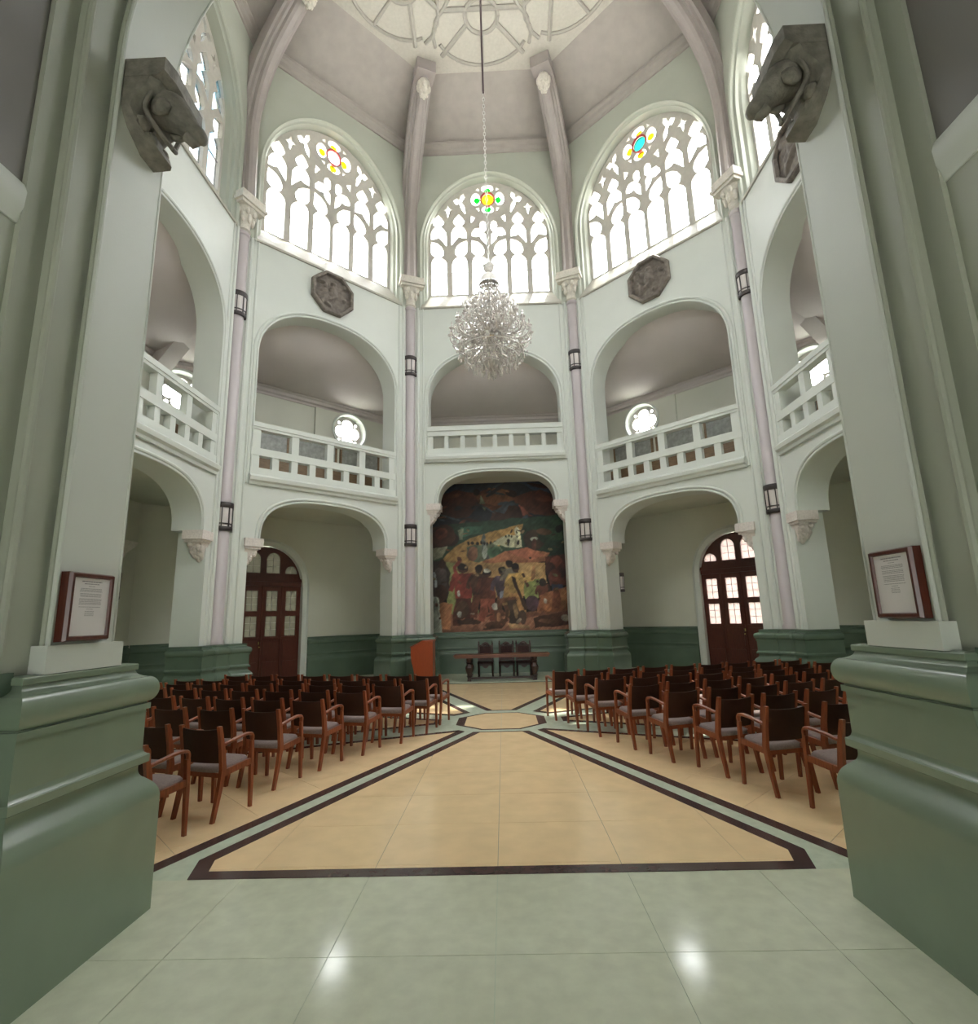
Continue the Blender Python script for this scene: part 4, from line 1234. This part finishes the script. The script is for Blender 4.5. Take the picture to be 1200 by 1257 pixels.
    # right hand trees and dark crowd
    poly([(760,400),(1080,350),(1080,600),(900,600),(760,560)], H(36,58,40)); el(830,500,70,70,H(62,44,30)); el(940,480,90,60,H(44,70,48)); el(990,560,80,60,H(30,52,40)); el(826,495,22,13,H(150,150,132)); el(826,540,16,46,H(86,44,32)); el(900,450,50,24,H(92,60,36)); el(1000,430,26,26,H(28,26,24))
    # rolling fields
    poly([(470,640),(640,570),(760,550),(930,590),(900,640),(760,660),(560,650)], H(170,96,52)); poly([(640,570),(780,545),(900,600),(800,630),(700,600)], H(182,92,54))
    poly([(200,620),(480,640),(700,650),(900,650),(900,760),(800,860),(420,860),(220,760)], H(168,122,58))
    poly([(480,660),(640,640),(880,680),(900,780),(760,740),(600,700)], H(186,140,72))
    poly([(200,620),(300,640),(420,760),(450,960),(380,1000),(240,980),(250,780)], H(128,128,62)); poly([(745,770),(850,750),(880,870),(760,880)], H(140,150,64)); poly([(240,800),(310,760),(300,960),(250,980)], H(136,142,66))
    poly([(120,960),(1080,960),(1080,1082),(120,1082)], H(150,84,52)); poly([(200,1010),(1080,990),(1080,1082),(200,1082)], H(168,100,66)); poly([(190,880),(280,900),(260,1060),(200,1050)], H(176,104,52))
    # left group
    poly([(120,620),(220,620),(270,700),(250,860),(190,900),(120,860)], H(58,42,40)); el(200,740,50,80,H(72,58,58)); poly([(155,690),(170,690),(180,790),(165,790)], H(140,146,150)); el(215,640,26,30,H(60,34,26)); el(205,830,40,60,H(64,36,26))
    poly([(130,840),(185,860),(215,1080),(130,1082)], H(136,140,126)); el(170,960,22,110,H(112,116,104),-6)
    # figures
    def man(x, y, h, skin, shirt, legs, lean=0, arm=None):
        w = h*0.15
        poly([(x-w*0.8,y+h*0.52),(x+w*0.8,y+h*0.50),(x+w*1.2,y+h),(x+w*0.3,y+h),(x,y+h*0.7),(x-w*0.4,y+h),(x-w*1.3,y+h)], legs)
        poly([(x-w*1.1+lean,y+h*0.17),(x+w*1.1+lean,y+h*0.16),(x+w*0.95,y+h*0.56),(x-w*0.9,y+h*0.57)], shirt)
        poly([(x-w*1.1+lean,y+h*0.18),(x-w*0.7+lean,y+h*0.2),(x-w*1.2,y+h*0.46),(x-w*1.7,y+h*0.44)], shirt)
        poly([(x+w*0.8+lean,y+h*0.18),(x+w*1.15+lean,y+h*0.18),(x+w*1.8,y+h*0.42),(x+w*1.4,y+h*0.46)], skin)
        el(x+lean, y+h*0.075, w*0.55, h*0.085, skin); el(x+lean-1, y+h*0.05, w*0.56, h*0.06, H(28,18,16))
    man(350,640,390,H(78,40,26),H(136,40,28),H(86,40,26))
    poly([(300,720),(285,660),(330,600),(350,615),(312,665),(330,730)], H(128,44,30)); el(326,610,18,14,H(84,42,26))
    man(455,655,330,H(50,30,24),H(70,40,28),H(112,52,30)); man(510,680,330,H(70,36,24),H(96,42,28),H(140,62,36)); el(510,690,22,14,H(182,178,160))
    man(610,672,320,H(62,38,34),H(74,54,70),H(92,54,34)); poly([(590,830),(660,820),(660,865),(590,868)], H(108,112,132))
    man(662,635,280,H(56,34,28),H(110,96,80),H(150,108,48)); man(700,655,330,H(78,46,32),H(194,146,54),H(176,118,48))
    poly([(700,740),(810,735),(815,760),(740,775)], H(196,150,60)); el(815,715,14,46,H(172,112,56),12); poly([(665,730),(690,735),(770,940),(745,945)], H(66,40,28))
    man(872,755,220,H(62,34,26),H(108,50,34),H(150,82,40)); el(870,775,26,26,H(48,30,26))
    poly([(900,610),(1040,600),(1050,800),(920,800)], H(88,38,28)); el(970,650,36,40,H(120,48,32)); el(930,690,30,46,H(66,30,24)); el(1010,700,30,50,H(74,32,24)); el(960,730,40,40,H(104,42,28)); poly([(930,790),(1000,790),(1020,850),(940,860)], H(58,64,96))
    poly([(850,860),(1050,800),(1050,960),(850,960)], H(150,80,36)); el(900,900,30,60,H(176,98,40)); el(960,880,26,70,H(132,66,34)); el(1010,880,24,70,H(166,100,46)); el(800,910,44,50,H(86,50,66)); el(890,890,12,14,H(190,170,150))
    # crouching foreground
    el(345,935,40,60,H(84,52,34)); el(330,965,14,20,H(168,164,150)); el(322,830,11,22,H(180,172,160)); el(385,1012,80,18,H(70,42,30))
    el(556,920,20,26,H(170,160,150)); poly([(545,945),(605,940),(640,1010),(600,1060),(470,1065),(500,1020),(560,1010)], H(96,54,34)); el(580,985,14,30,H(176,108,56))
    poly([(570,868),(690,865),(700,890),(600,900)], H(120,70,40)); poly([(640,890),(690,880),(730,980),(700,1040),(650,1030)], H(72,50,40)); el(690,950,16,50,H(140,104,60)); el(735,990,26,46,H(84,58,46))
    poly([(800,1005),(930,975),(1060,955),(1060,1050),(820,1060)], H(88,48,34)); el(1010,1010,32,22,H(150,132,108)); el(900,1025,70,14,H(110,64,42)); poly([(640,1030),(780,1040),(780,1060),(650,1062)], H(176,128,76))
    for i in range(10):
        rnd = random.Random(i*13+5)
        el(rnd.uniform(160,1040), rnd.uniform(880,1060), rnd.uniform(8,26), rnd.uniform(4,12), H(*rnd.choice(((120,60,38),(78,40,30),(170,104,62),(60,34,28),(150,120,96)))), rnd.uniform(-40,40), 8)
    for i in range(30):
        rnd = random.Random(i*17+3)
        el(rnd.uniform(160,1040), rnd.uniform(400,880), rnd.uniform(6,22), rnd.uniform(3,9), H(*rnd.choice(((120,70,38),(58,44,34),(110,100,58),(62,34,28),(140,110,70)))), rnd.uniform(-50,50), 8)
    for _ in range(1):
        pad = np.pad(img, ((1, 1), (1, 1), (0, 0)), mode='edge')
        img = (pad[1:-1, 1:-1]*2+pad[:-2, 1:-1]+pad[2:, 1:-1]+pad[1:-1, :-2]+pad[1:-1, 2:])/6
    img *= (1+0.22*smooth_noise(0.12)+0.16*smooth_noise(0.5))[..., None].clip(0.4, 1.7)
    me = bpy.data.meshes.new('painted_canvas')
    U = (gx-592)*S; Z = (1082-gy)*S*1.02
    vv = np.stack([U, np.full_like(U, -0.016), Z], -1).reshape(-1, 3)
    ii = np.arange(NX*NY).reshape(NY, NX)
    ff = np.stack([ii[:-1, :-1], ii[:-1, 1:], ii[1:, 1:], ii[1:, :-1]], -1).reshape(-1, 4)
    me.from_pydata(vv.tolist(), [], ff.tolist())
    ca = me.color_attributes.new('paint', 'FLOAT_COLOR', 'POINT')
    ca.data.foreach_set('color', np.concatenate([img.reshape(-1, 3), np.ones((NX*NY, 1))], 1).astype(np.float32).ravel())
    m_, nt, b = new_mat('mural_oil_paint')
    at = nt.nodes.new('ShaderNodeVertexColor'); at.layer_name = 'paint'
    nz = nt.nodes.new('ShaderNodeTexNoise'); nz.inputs['Scale'].default_value = 9; nz.inputs['Detail'].default_value = 6
    mx = nt.nodes.new('ShaderNodeMix'); mx.data_type = 'RGBA'; mx.blend_type = 'MULTIPLY'; mx.inputs['Factor'].default_value = 0.7
    cr = nt.nodes.new('ShaderNodeValToRGB'); cr.color_ramp.elements[0].position = 0.3; cr.color_ramp.elements[1].position = 0.7
    cr.color_ramp.elements[0].color = (0.55, 0.5, 0.48, 1)
    tcm = nt.nodes.new('ShaderNodeTexCoord'); nt.links.new(tcm.outputs['Object'], nz.inputs['Vector'])
    nt.links.new(nz.outputs['Fac'], cr.inputs['Fac'])
    nt.links.new(at.outputs['Color'], mx.inputs['A']); nt.links.new(cr.outputs['Color'], mx.inputs['B'])
    nt.links.new(mx.outputs['Result'], b.inputs['Base Color'])
    b.inputs['Roughness'].default_value = 0.5
    me.materials.append(m_)
    o = bpy.data.objects.new('painted_canvas', me); COL.objects.link(o); o.parent = t
    m = MB(); m.box(-2.37, 2.42, -0.014, 0.0, 0.0, 5.02); m.build('stretcher_board', M['oldoak'], t, smooth=0)
mural()

# ------------------------------------------------------------------ chandelier
def chandelier():
    c = empty('chandelier', (0.02, 0, 6.3))
    tag(c, 'large crystal chandelier hanging on a long chain in the hall', 'chandelier')
    def part(nm, fn, mm=M['crystal'], par=c, sm=50):
        m = MB(); fn(m); return m.build(nm, mm, par, smooth=sm)
    # heights relative to z = 6.3
    part('stem', lambda m: m.lathe([(0.01,0.05),(0.07,0.10),(0.10,0.20),(0.05,0.28),(0.04,0.42),(0.10,0.55),(0.13,0.68),(0.08,0.82),(0.04,0.95),(0.09,1.08),(0.11,1.2),(0.05,1.32),(0.03,1.5),(0.07,1.62),(0.03,1.75),(0.025,1.95),(0.06,2.0),(0.02,2.1)], 14), M['crystal_solid'])
    part('core_cup', lambda m: m.lathe([(0.02,0.56),(0.10,0.58),(0.13,0.70),(0.08,0.78)], 12), M['brass'])
    part('canopy_bowl', lambda m: m.lathe([(0.20,1.86),(0.19,1.95),(0.14,2.05),(0.05,2.10),(0.02,2.12)], 18, caps=False), M['crystal_solid'])
    def crown(m):
        m.lathe([(0.03,2.18),(0.10,2.20),(0.12,2.28),(0.07,2.31),(0.02,2.33)], 14)
        for i in range(8):
            a = 2*PI*i/8; m.tube([(0.08*cos(a),0.08*sin(a),2.28),(0.13*cos(a),0.13*sin(a),2.33),(0.12*cos(a),0.12*sin(a),2.38)], 0.012, 5)
        m.cyl((0,0,2.08),(0,0,2.2),0.02)
    part('crown', crown, M['crystal_solid'])
    part('bottom_bowl', lambda m: m.lathe([(0.01,-0.02),(0.05,0.0),(0.02,0.06),(0.10,0.10),(0.17,0.20),(0.18,0.25)], 16))
    drop = MB(); drop.lathe([(0.003,0.0),(0.012,-0.02),(0.020,-0.055),(0.013,-0.085),(0.002,-0.10)], 6)
    drop_o = drop.build('crystal_drop', M['crystal'], c, smooth=0, loc=(0, 0, -0.02))
    big = MB(); big.lathe([(0.003,0.0),(0.010,-0.05),(0.028,-0.12),(0.018,-0.17),(0.002,-0.19)], 6)
    big_o = big.build('pendant_drop', M['crystal'], c, smooth=0, loc=(0.0, 0.16, 0.19))
    cup = MB(); cup.lathe([(0.015,0),(0.045,0.015),(0.055,0.03),(0.02,0.03)], 10); 
    cdl = MB(); cdl.lathe([(0.014,0.03),(0.014,0.10),(0.016,0.11),(0.018,0.13),(0.004,0.17)], 7)
    tiers = [(14, 0.60, 0.44, 0.58, 0.3), (18, 0.78, 0.66, 0.82, 0.02), (16, 0.66, 0.88, 1.03, 0.1), (14, 0.50, 1.10, 1.25, 0.2), (10, 0.33, 1.34, 1.48, 0.05), (8, 0.19, 1.54, 1.68, 0.3)]
    cupme = cdlme = None; nd = 0; ni = 0
    rnd = random.Random(5)
    for n, r_, z0, z1, ph in tiers:
        arm = MB()
        arm.tube(cr_spline([(0.05,0,z0+0.12),(r_*0.25,0,z0+0.13),(r_*0.5,0,z0-0.01),(r_*0.75,0,z0-0.07),(r_*0.94,0,z0-0.02),(r_,0,z1-0.10),(r_,0,z1-0.04)], 4), 0.017, 6)
        arm.tube(cr_spline([(0.05,0,z0+0.16),(r_*0.35,0,z1+0.02),(r_*0.55,0,z1+0.03),(r_*0.60,0,z1-0.04)], 4), 0.011, 5)
        arm_o = None
        for i in range(n):
            a = 2*PI*(i+ph)/n
            if arm_o is None: arm_o = arm.build('arm', M['crystal'], c, smooth=60); A = arm_o
            else: A = mesh_copy(arm_o, c)
            A.rotation_euler = (0, 0, a)
            if cupme is None:
                cupme = cup.build('drip_cup', M['crystal'], A); cdlme = cdl.build('candle', M['crystal'], A)
                C1_, C2_ = cupme, cdlme
            else: C1_ = mesh_copy(cupme, A); C2_ = mesh_copy(cdlme, A)
            C1_.location = (r_, 0, z1-0.04); C2_.location = (r_, 0, z1-0.04)
            for dr, dz in ((0.0, -0.05), (-0.22, -0.13)) if n > 12 else ((0.0, -0.05),):
                rr_ = r_+dr if dr == 0 else r_*0.68
                D = mesh_copy(drop_o, c, (rr_*cos(a+0.04), rr_*sin(a+0.04), (z1-0.05) if dr == 0 else z0-0.12)); nd += 1
    # swags of small beads between the tiers, too small to pick apart
    beads = MB()
    for (ra, za), (rb, zb), n in (((0.20,1.86),(0.46,1.25),24), ((0.46,1.22),(0.74,0.80),34), ((0.74,0.74),(0.18,0.22),34), ((0.30,1.40),(0.62,1.0),28)):
        for i in range(n):
            a = 2*PI*i/n+rnd.random()*0.1
            for k in range(9):
                t = k/8; r_ = ra+(rb-ra)*t; z = za+(zb-za)*t-0.12*sin(PI*t)
                beads.ell((r_*cos(a), r_*sin(a), z), 0.013, 0.013, 0.017, 5, 3)
    for i in range(620):
        a = rnd.uniform(0, 2*PI); z = rnd.uniform(0.25, 1.6); rm = 0.78*math.sqrt(max(0.02, 1-((z-0.72)/0.95)**2)); r_ = rm*rnd.uniform(0.45, 1.0)
        beads.ell((r_*cos(a), r_*sin(a), z), 0.018, 0.018, 0.034, 5, 3)
    bo = beads.build('crystal_beads', M['crystal'], c, smooth=0); bo['kind'] = 'stuff'
    for n, r_, z in ((16, 0.50, 0.30), (12, 0.34, 0.22), (10, 0.18, 0.17), (5, 0.07, 0.05)):
        for i in range(n):
            a = 2*PI*i/n; mesh_copy(big_o, c, (r_*cos(a), r_*sin(a), z))
    for n, r_, z in ((22, 0.62, 0.40),):
        for i in range(n):
            a = 2*PI*i/n; mesh_copy(drop_o, c, (r_*cos(a), r_*sin(a), z))
    part('hoop', lambda m: [m.tube([(r_*cos(2*PI*i/32), r_*sin(2*PI*i/32), z) for i in range(32)], 0.010, 5, closed=True) for r_, z in ((0.50,0.31),(0.34,0.23),(0.18,0.19),(0.62,0.41))], M['gilt'])
    ch = MB()
    z = 2.36; k = 0
    while z < 6.45:
        pts = [(0.024*cos(2*PI*i/8), 0, z+0.048+0.055*sin(2*PI*i/8)) for i in range(8)]
        if k % 2: pts = [(0, p[0], p[2]) for p in pts]
        ch.tube(pts, 0.008, 4, closed=True); z += 0.088; k += 1
    o = ch.build('chain', M['gilt'], c); o['kind'] = 'stuff'
    part('rod', lambda m: m.cyl((0,0,6.42),(0,0,12.8),0.022,None,8), M['rod'])
    part('ceiling_rose', lambda m: m.lathe([(0.02,12.62),(0.12,12.70),(0.16,12.80)], 14), M['rod'])
chandelier()

# ------------------------------------------------------------------ armchairs in rows
def chair_proto():
    c = empty('armchair', (0, 0, 0))
    W = 0.222
    def part(nm, mm, fn, sm=35):
        m = MB(); fn(m); return m.build(nm, mm, c, smooth=sm)
    for s in (-1, 1):
        def rear(m):
            P = [(s*W, -0.25, 0.0), (s*W, -0.195, 0.24), (s*W, -0.165, 0.42), (s*W, -0.19, 0.60), (s*W, -0.235, 0.80)]
            ws = [(0.030,0.034), (0.034,0.042), (0.036,0.055), (0.034,0.048), (0.032,0.036)]
            m.loft([[(p[0]+a*w_[0]/2, p[1]+b*w_[1]/2, p[2]) for a, b in ((-1,-1),(1,-1),(1,1),(-1,1))] for p, w_ in zip(P, ws)], caps=True)
        part('rear_leg', M['chairwood'], rear, 0)
        def front(m):
            P = [(s*W, 0.20, 0.0), (s*W, 0.19, 0.35), (s*W, 0.18, 0.60)]
            ws = [(0.028,0.030), (0.034,0.038), (0.030,0.034)]
            m.loft([[(p[0]+a*w_[0]/2, p[1]+b*w_[1]/2, p[2]) for a, b in ((-1,-1),(1,-1),(1,1),(-1,1))] for p, w_ in zip(P, ws)], caps=True)
        part('front_leg', M['chairwood'], front, 0)
        def arm(m):
            P = cr_spline([(s*W, 0.18, 0.585), (s*W, 0.183, 0.63), (s*W, 0.155, 0.665), (s*W, 0.05, 0.668), (s*W, -0.19, 0.628)], 4)
            R_ = []
            for i, p in enumerate(P):
                a = Vector(P[max(0,i-1)]); b = Vector(P[min(len(P)-1,i+1)]); d = (b-a).normalized(); n_ = Vector((1,0,0)).cross(d)
                t = i/(len(P)-1); wd = 0.030+0.016*sin(PI*t)
                R_.append([Vector(p)+Vector((x*wd/2,0,0))+n_*(q*0.028/2) for x, q in ((-1,-0.6),(-0.6,-1),(0.6,-1),(1,-0.6),(1,0.6),(0.6,1),(-0.6,1),(-1,0.6))])
            m.loft(R_, caps=True)
        part('armrest', M['chairwood'], arm, 40)
        part('side_rail', M['chairwood'], lambda m: m.bar((s*W, -0.165, 0.385), (s*W, 0.19, 0.415), 0.026, 0.055), 0)
    part('front_rail', M['chairwood'], lambda m: m.box(-W, W, 0.175, 0.20, 0.365, 0.42), 0)
    part('rear_rail', M['chairwood'], lambda m: m.box(-W+0.01, W-0.01, -0.15, -0.125, 0.34, 0.38), 0)
    def seat(m):
        n = 12; R_ = []
        for z, k in ((0.395, 0.90), (0.405, 1.0), (0.43, 1.0), (0.447, 0.94), (0.452, 0.80)):
            ring = []
            for i in range(28):
                a = 2*PI*i/28; x = math.copysign(abs(cos(a))**0.45, cos(a))*0.205*k; y = math.copysign(abs(sin(a))**0.5, sin(a))*0.205*k
                ring.append((x, y+0.015, z+0.012*y/0.2))
            R_.append(ring)
        m.loft(R_, caps=True)
    part('seat', M['seat'], seat, 50)
    def back(m):
        R_ = []
        for i in range(11):
            x = -0.21+0.42*i/10; d = 0.03*(1-(x/0.21)**2)
            rr = []
            for z, o in ((0.475, 0.006), (0.49, 0.012), (0.62, 0.012), (0.76, 0.012), (0.775, 0.006)):
                yb = -0.165-(z-0.42)*0.17
                rr.append((x, yb-d-o, z-0.01*(1-(x/0.21)**2)*(1 if z > 0.7 else 0)))
            for z, o in ((0.775, 0.006), (0.76, 0.012), (0.62, 0.012), (0.49, 0.012), (0.475, 0.006)):
                yb = -0.165-(z-0.42)*0.17
                rr.append((x, yb-d+o, z-0.01*(1-(x/0.21)**2)*(1 if z > 0.7 else 0)))
            R_.append(rr)
        m.loft(R_, caps=True)
    part('backrest', M['chairback'], back, 40)
    return c
chp = chair_proto(); chk = kids_of(chp); ch_first = True
ORD = ['first', 'second', 'third', 'fourth', 'fifth', 'sixth', 'seventh', 'eighth', 'ninth', 'tenth', 'eleventh']
# for each row, back row first: post of the aisle seat, step to the next seat, row turn in degrees, seats
LEFT = [((-2.72,-5.16), (-0.60,0.17), 16, 2), ((-2.49,-4.45), (-0.60,0.18), 17, 3), ((-2.34,-3.56), (-0.598,0.165), 15.5, 4), ((-2.11,-2.86), (-0.552,0.166), 16.5, 6),
        ((-1.77,-2.19), (-0.547,0.162), 16, 7), ((-1.40,-1.55), (-0.525,0.136), 14.5, 9), ((-1.13,-0.91), (-0.51,0.105), 12, 9), ((-0.99,-0.27), (-0.522,0.118), 13, 8)]
RIGHT = [((2.84,-4.80), (0.62,0.18), 16, 2), ((2.55,-4.09), (0.66,0.19), 16, 3), ((2.35,-3.47), (0.586,0.215), 19, 4), ((1.98,-2.85), (0.572,0.198), 18.5, 6),
         ((1.71,-2.20), (0.548,0.186), 18, 7), ((1.39,-1.42), (0.535,0.135), 14.5, 9), ((1.18,-0.80), (0.535,0.130), 14, 9), ((0.90,-0.12), (0.53,0.115), 12.5, 9)]
for blk, sg, nm in ((LEFT, 1, 'left'), (RIGHT, -1, 'right')):
    for ri, (p, st, ang, n) in enumerate(blk):
        for i in range(n):
            th = -sg*rad(ang)          # left block turns clockwise (towards the aisle), right block the other way
            jx = random.uniform(-0.012, 0.012); th += random.uniform(-0.025, 0.025)
            px_, py_ = p[0]+st[0]*i+jx, p[1]+st[1]*i+random.uniform(-0.012, 0.012)
            lx, ly = sg*0.228, -0.235
            ox = px_-(lx*cos(th)-ly*sin(th)); oy = py_-(lx*sin(th)+ly*cos(th))
            if ch_first: o = chp; o.location = (ox, oy, 0.001); o.rotation_euler = (0, 0, th); ch_first = False
            else: o = copy_tree(chp, chk, (ox, oy, 0.001), th)
            tag(o, 'brown wooden armchair, %s block, %s row from the back, %s seat from the aisle' % (nm, ORD[ri], ORD[i]), 'chair', 'armchairs of the %s block' % nm)

# ------------------------------------------------------------------ refectory table, carved chairs, lectern
def table():
    t = empty('refectory_table', (0.0, 6.02, 0))
    tag(t, 'long dark refectory table with carved legs below the mural', 'table')
    m = MB(); m.box(-1.33, 1.33, -0.30, 0.30, 0.655, 0.70); m.box(-1.30, 1.30, -0.27, 0.27, 0.61, 0.655); m.build('tabletop', M['tablewood'], t, smooth=0)
    prof = [(0.05,0.10),(0.075,0.13),(0.05,0.16),(0.06,0.20),(0.085,0.28),(0.09,0.36),(0.06,0.42),(0.05,0.46),(0.08,0.49),(0.05,0.52),(0.065,0.58),(0.065,0.61)]
    for x in (-0.90, 0.90):
        for y in (-0.20, 0.20):
            m = MB(); m.lathe([(r*1.25, z) for r, z in prof], 12, (x, y, 0)); m.build('leg', M['oldoak'], t)
        m = MB(); m.box(x-0.05, x+0.05, -0.27, 0.27, 0.04, 0.11); m.box(x-0.055, x+0.055, -0.29, -0.20, 0.0, 0.05); m.box(x-0.055, x+0.055, 0.20, 0.29, 0.0, 0.05); m.build('foot_beam', M['oldoak'], t, smooth=0)
    m = MB(); m.box(-0.90, 0.90, -0.24, -0.18, 0.05, 0.10); m.build('stretcher', M['oldoak'], t, smooth=0)
table()
def carved_chair(x, y, lab):
    c = empty('carved_chair', (x, y, 0), 0)
    tag(c, lab, 'chair', 'carved high-backed chairs behind the table')
    def part(nm, mm, fn, sm=30):
        m = MB(); fn(m); return m.build(nm, mm, c, smooth=sm)
    W = 0.20
    for s in (-1, 1):
        part('rear_leg', M['oldoak'], lambda m: (m.box(s*W-0.025, s*W+0.025, 0.17, 0.22, 0, 0.93), m.lathe([(0.02,0.93),(0.03,0.95),(0.015,0.975),(0.022,1.0),(0.005,1.03)], 8, (s*W, 0.195, 0))))
        part('front_leg', M['oldoak'], lambda m: m.lathe([(0.025,0),(0.03,0.05),(0.02,0.08),(0.03,0.18),(0.022,0.28),(0.03,0.33),(0.03,0.40)], 8, (s*W, -0.20, 0)))
        part('side_stretcher', M['oldoak'], lambda m: m.box(s*W-0.015, s*W+0.015, -0.20, 0.20, 0.09, 0.13))
    part('seat', M['upholst'], lambda m: m.box(-W-0.03, W+0.03, -0.235, 0.20, 0.40, 0.455), 0)
    part('seat_apron', M['oldoak'], lambda m: m.plate([[(-W,0.40),(-W,0.35),(-0.10,0.35),(-0.05,0.30),(0,0.28),(0.05,0.30),(0.10,0.35),(W,0.35),(W,0.40)]], -0.215, -0.19))
    part('back_panel', M['upholst'], lambda m: m.box(-W+0.03, W-0.03, 0.175, 0.21, 0.52, 0.86), 0)
    part('crest', M['oldoak'], lambda m: (m.plate([[(-W+0.02,0.86),(W-0.02,0.86),(W-0.03,0.91),(0.12,0.925),(0.09,0.96),(0.05,0.985),(0,1.0),(-0.05,0.985),(-0.09,0.96),(-0.12,0.925),(-W+0.03,0.91)]], 0.165, 0.215), m.ell((0,0.165,0.93),0.05,0.02,0.04), m.ell((-0.1,0.165,0.895),0.03,0.02,0.02), m.ell((0.1,0.165,0.895),0.03,0.02,0.02)))
    part('back_rail', M['oldoak'], lambda m: m.box(-W, W, 0.175, 0.215, 0.47, 0.52), 0)
carved_chair(-0.47, 6.55, 'dark carved chair behind the table, the left one standing apart')
carved_chair(0.14, 6.55, 'dark carved chair behind the table, the middle one')
carved_chair(0.64, 6.55, 'dark carved chair behind the table, the rightmost one')

def lectern():
    t = empty('lectern', (-2.13, 5.45, 0), 0.0)
    tag(t, 'orange-red wooden lectern standing left of the refectory table', 'lectern')
    def part(nm, fn, sm=0):
        m = MB(); fn(m); return m.build(nm, M['orangewood'], t, smooth=sm)
    # curved side profile in x-z, extruded along y: reading side towards the left
    prof = [(-0.20,0.06),(0.30,0.06),(0.30,1.12),(0.02,1.12),(-0.29,0.97),(-0.29,0.78),(-0.27,0.60),(-0.22,0.40),(-0.20,0.25)]
    part('front_panel', lambda m: m.plate([prof], -0.26, -0.23))
    part('rear_panel', lambda m: m.plate([prof], 0.23, 0.26))
    part('end_panel', lambda m: m.box(0.27, 0.30, -0.23, 0.23, 0.06, 1.10))
    part('shelf', lambda m: m.box(-0.22, 0.27, -0.23, 0.23, 0.55, 0.575))
    part('reading_top', lambda m: m.loft([[(-0.31,-0.28,0.965),(-0.31,0.28,0.965),(-0.31,0.28,0.99),(-0.31,-0.28,0.99)], [(0.02,-0.28,1.12),(0.02,0.28,1.12),(0.02,0.28,1.145),(0.02,-0.28,1.145)], [(0.32,-0.28,1.125),(0.32,0.28,1.125),(0.32,0.28,1.15),(0.32,-0.28,1.15)]], caps=True))
    part('base', lambda m: m.box(-0.26, 0.33, -0.29, 0.29, 0.0, 0.06))
lectern()
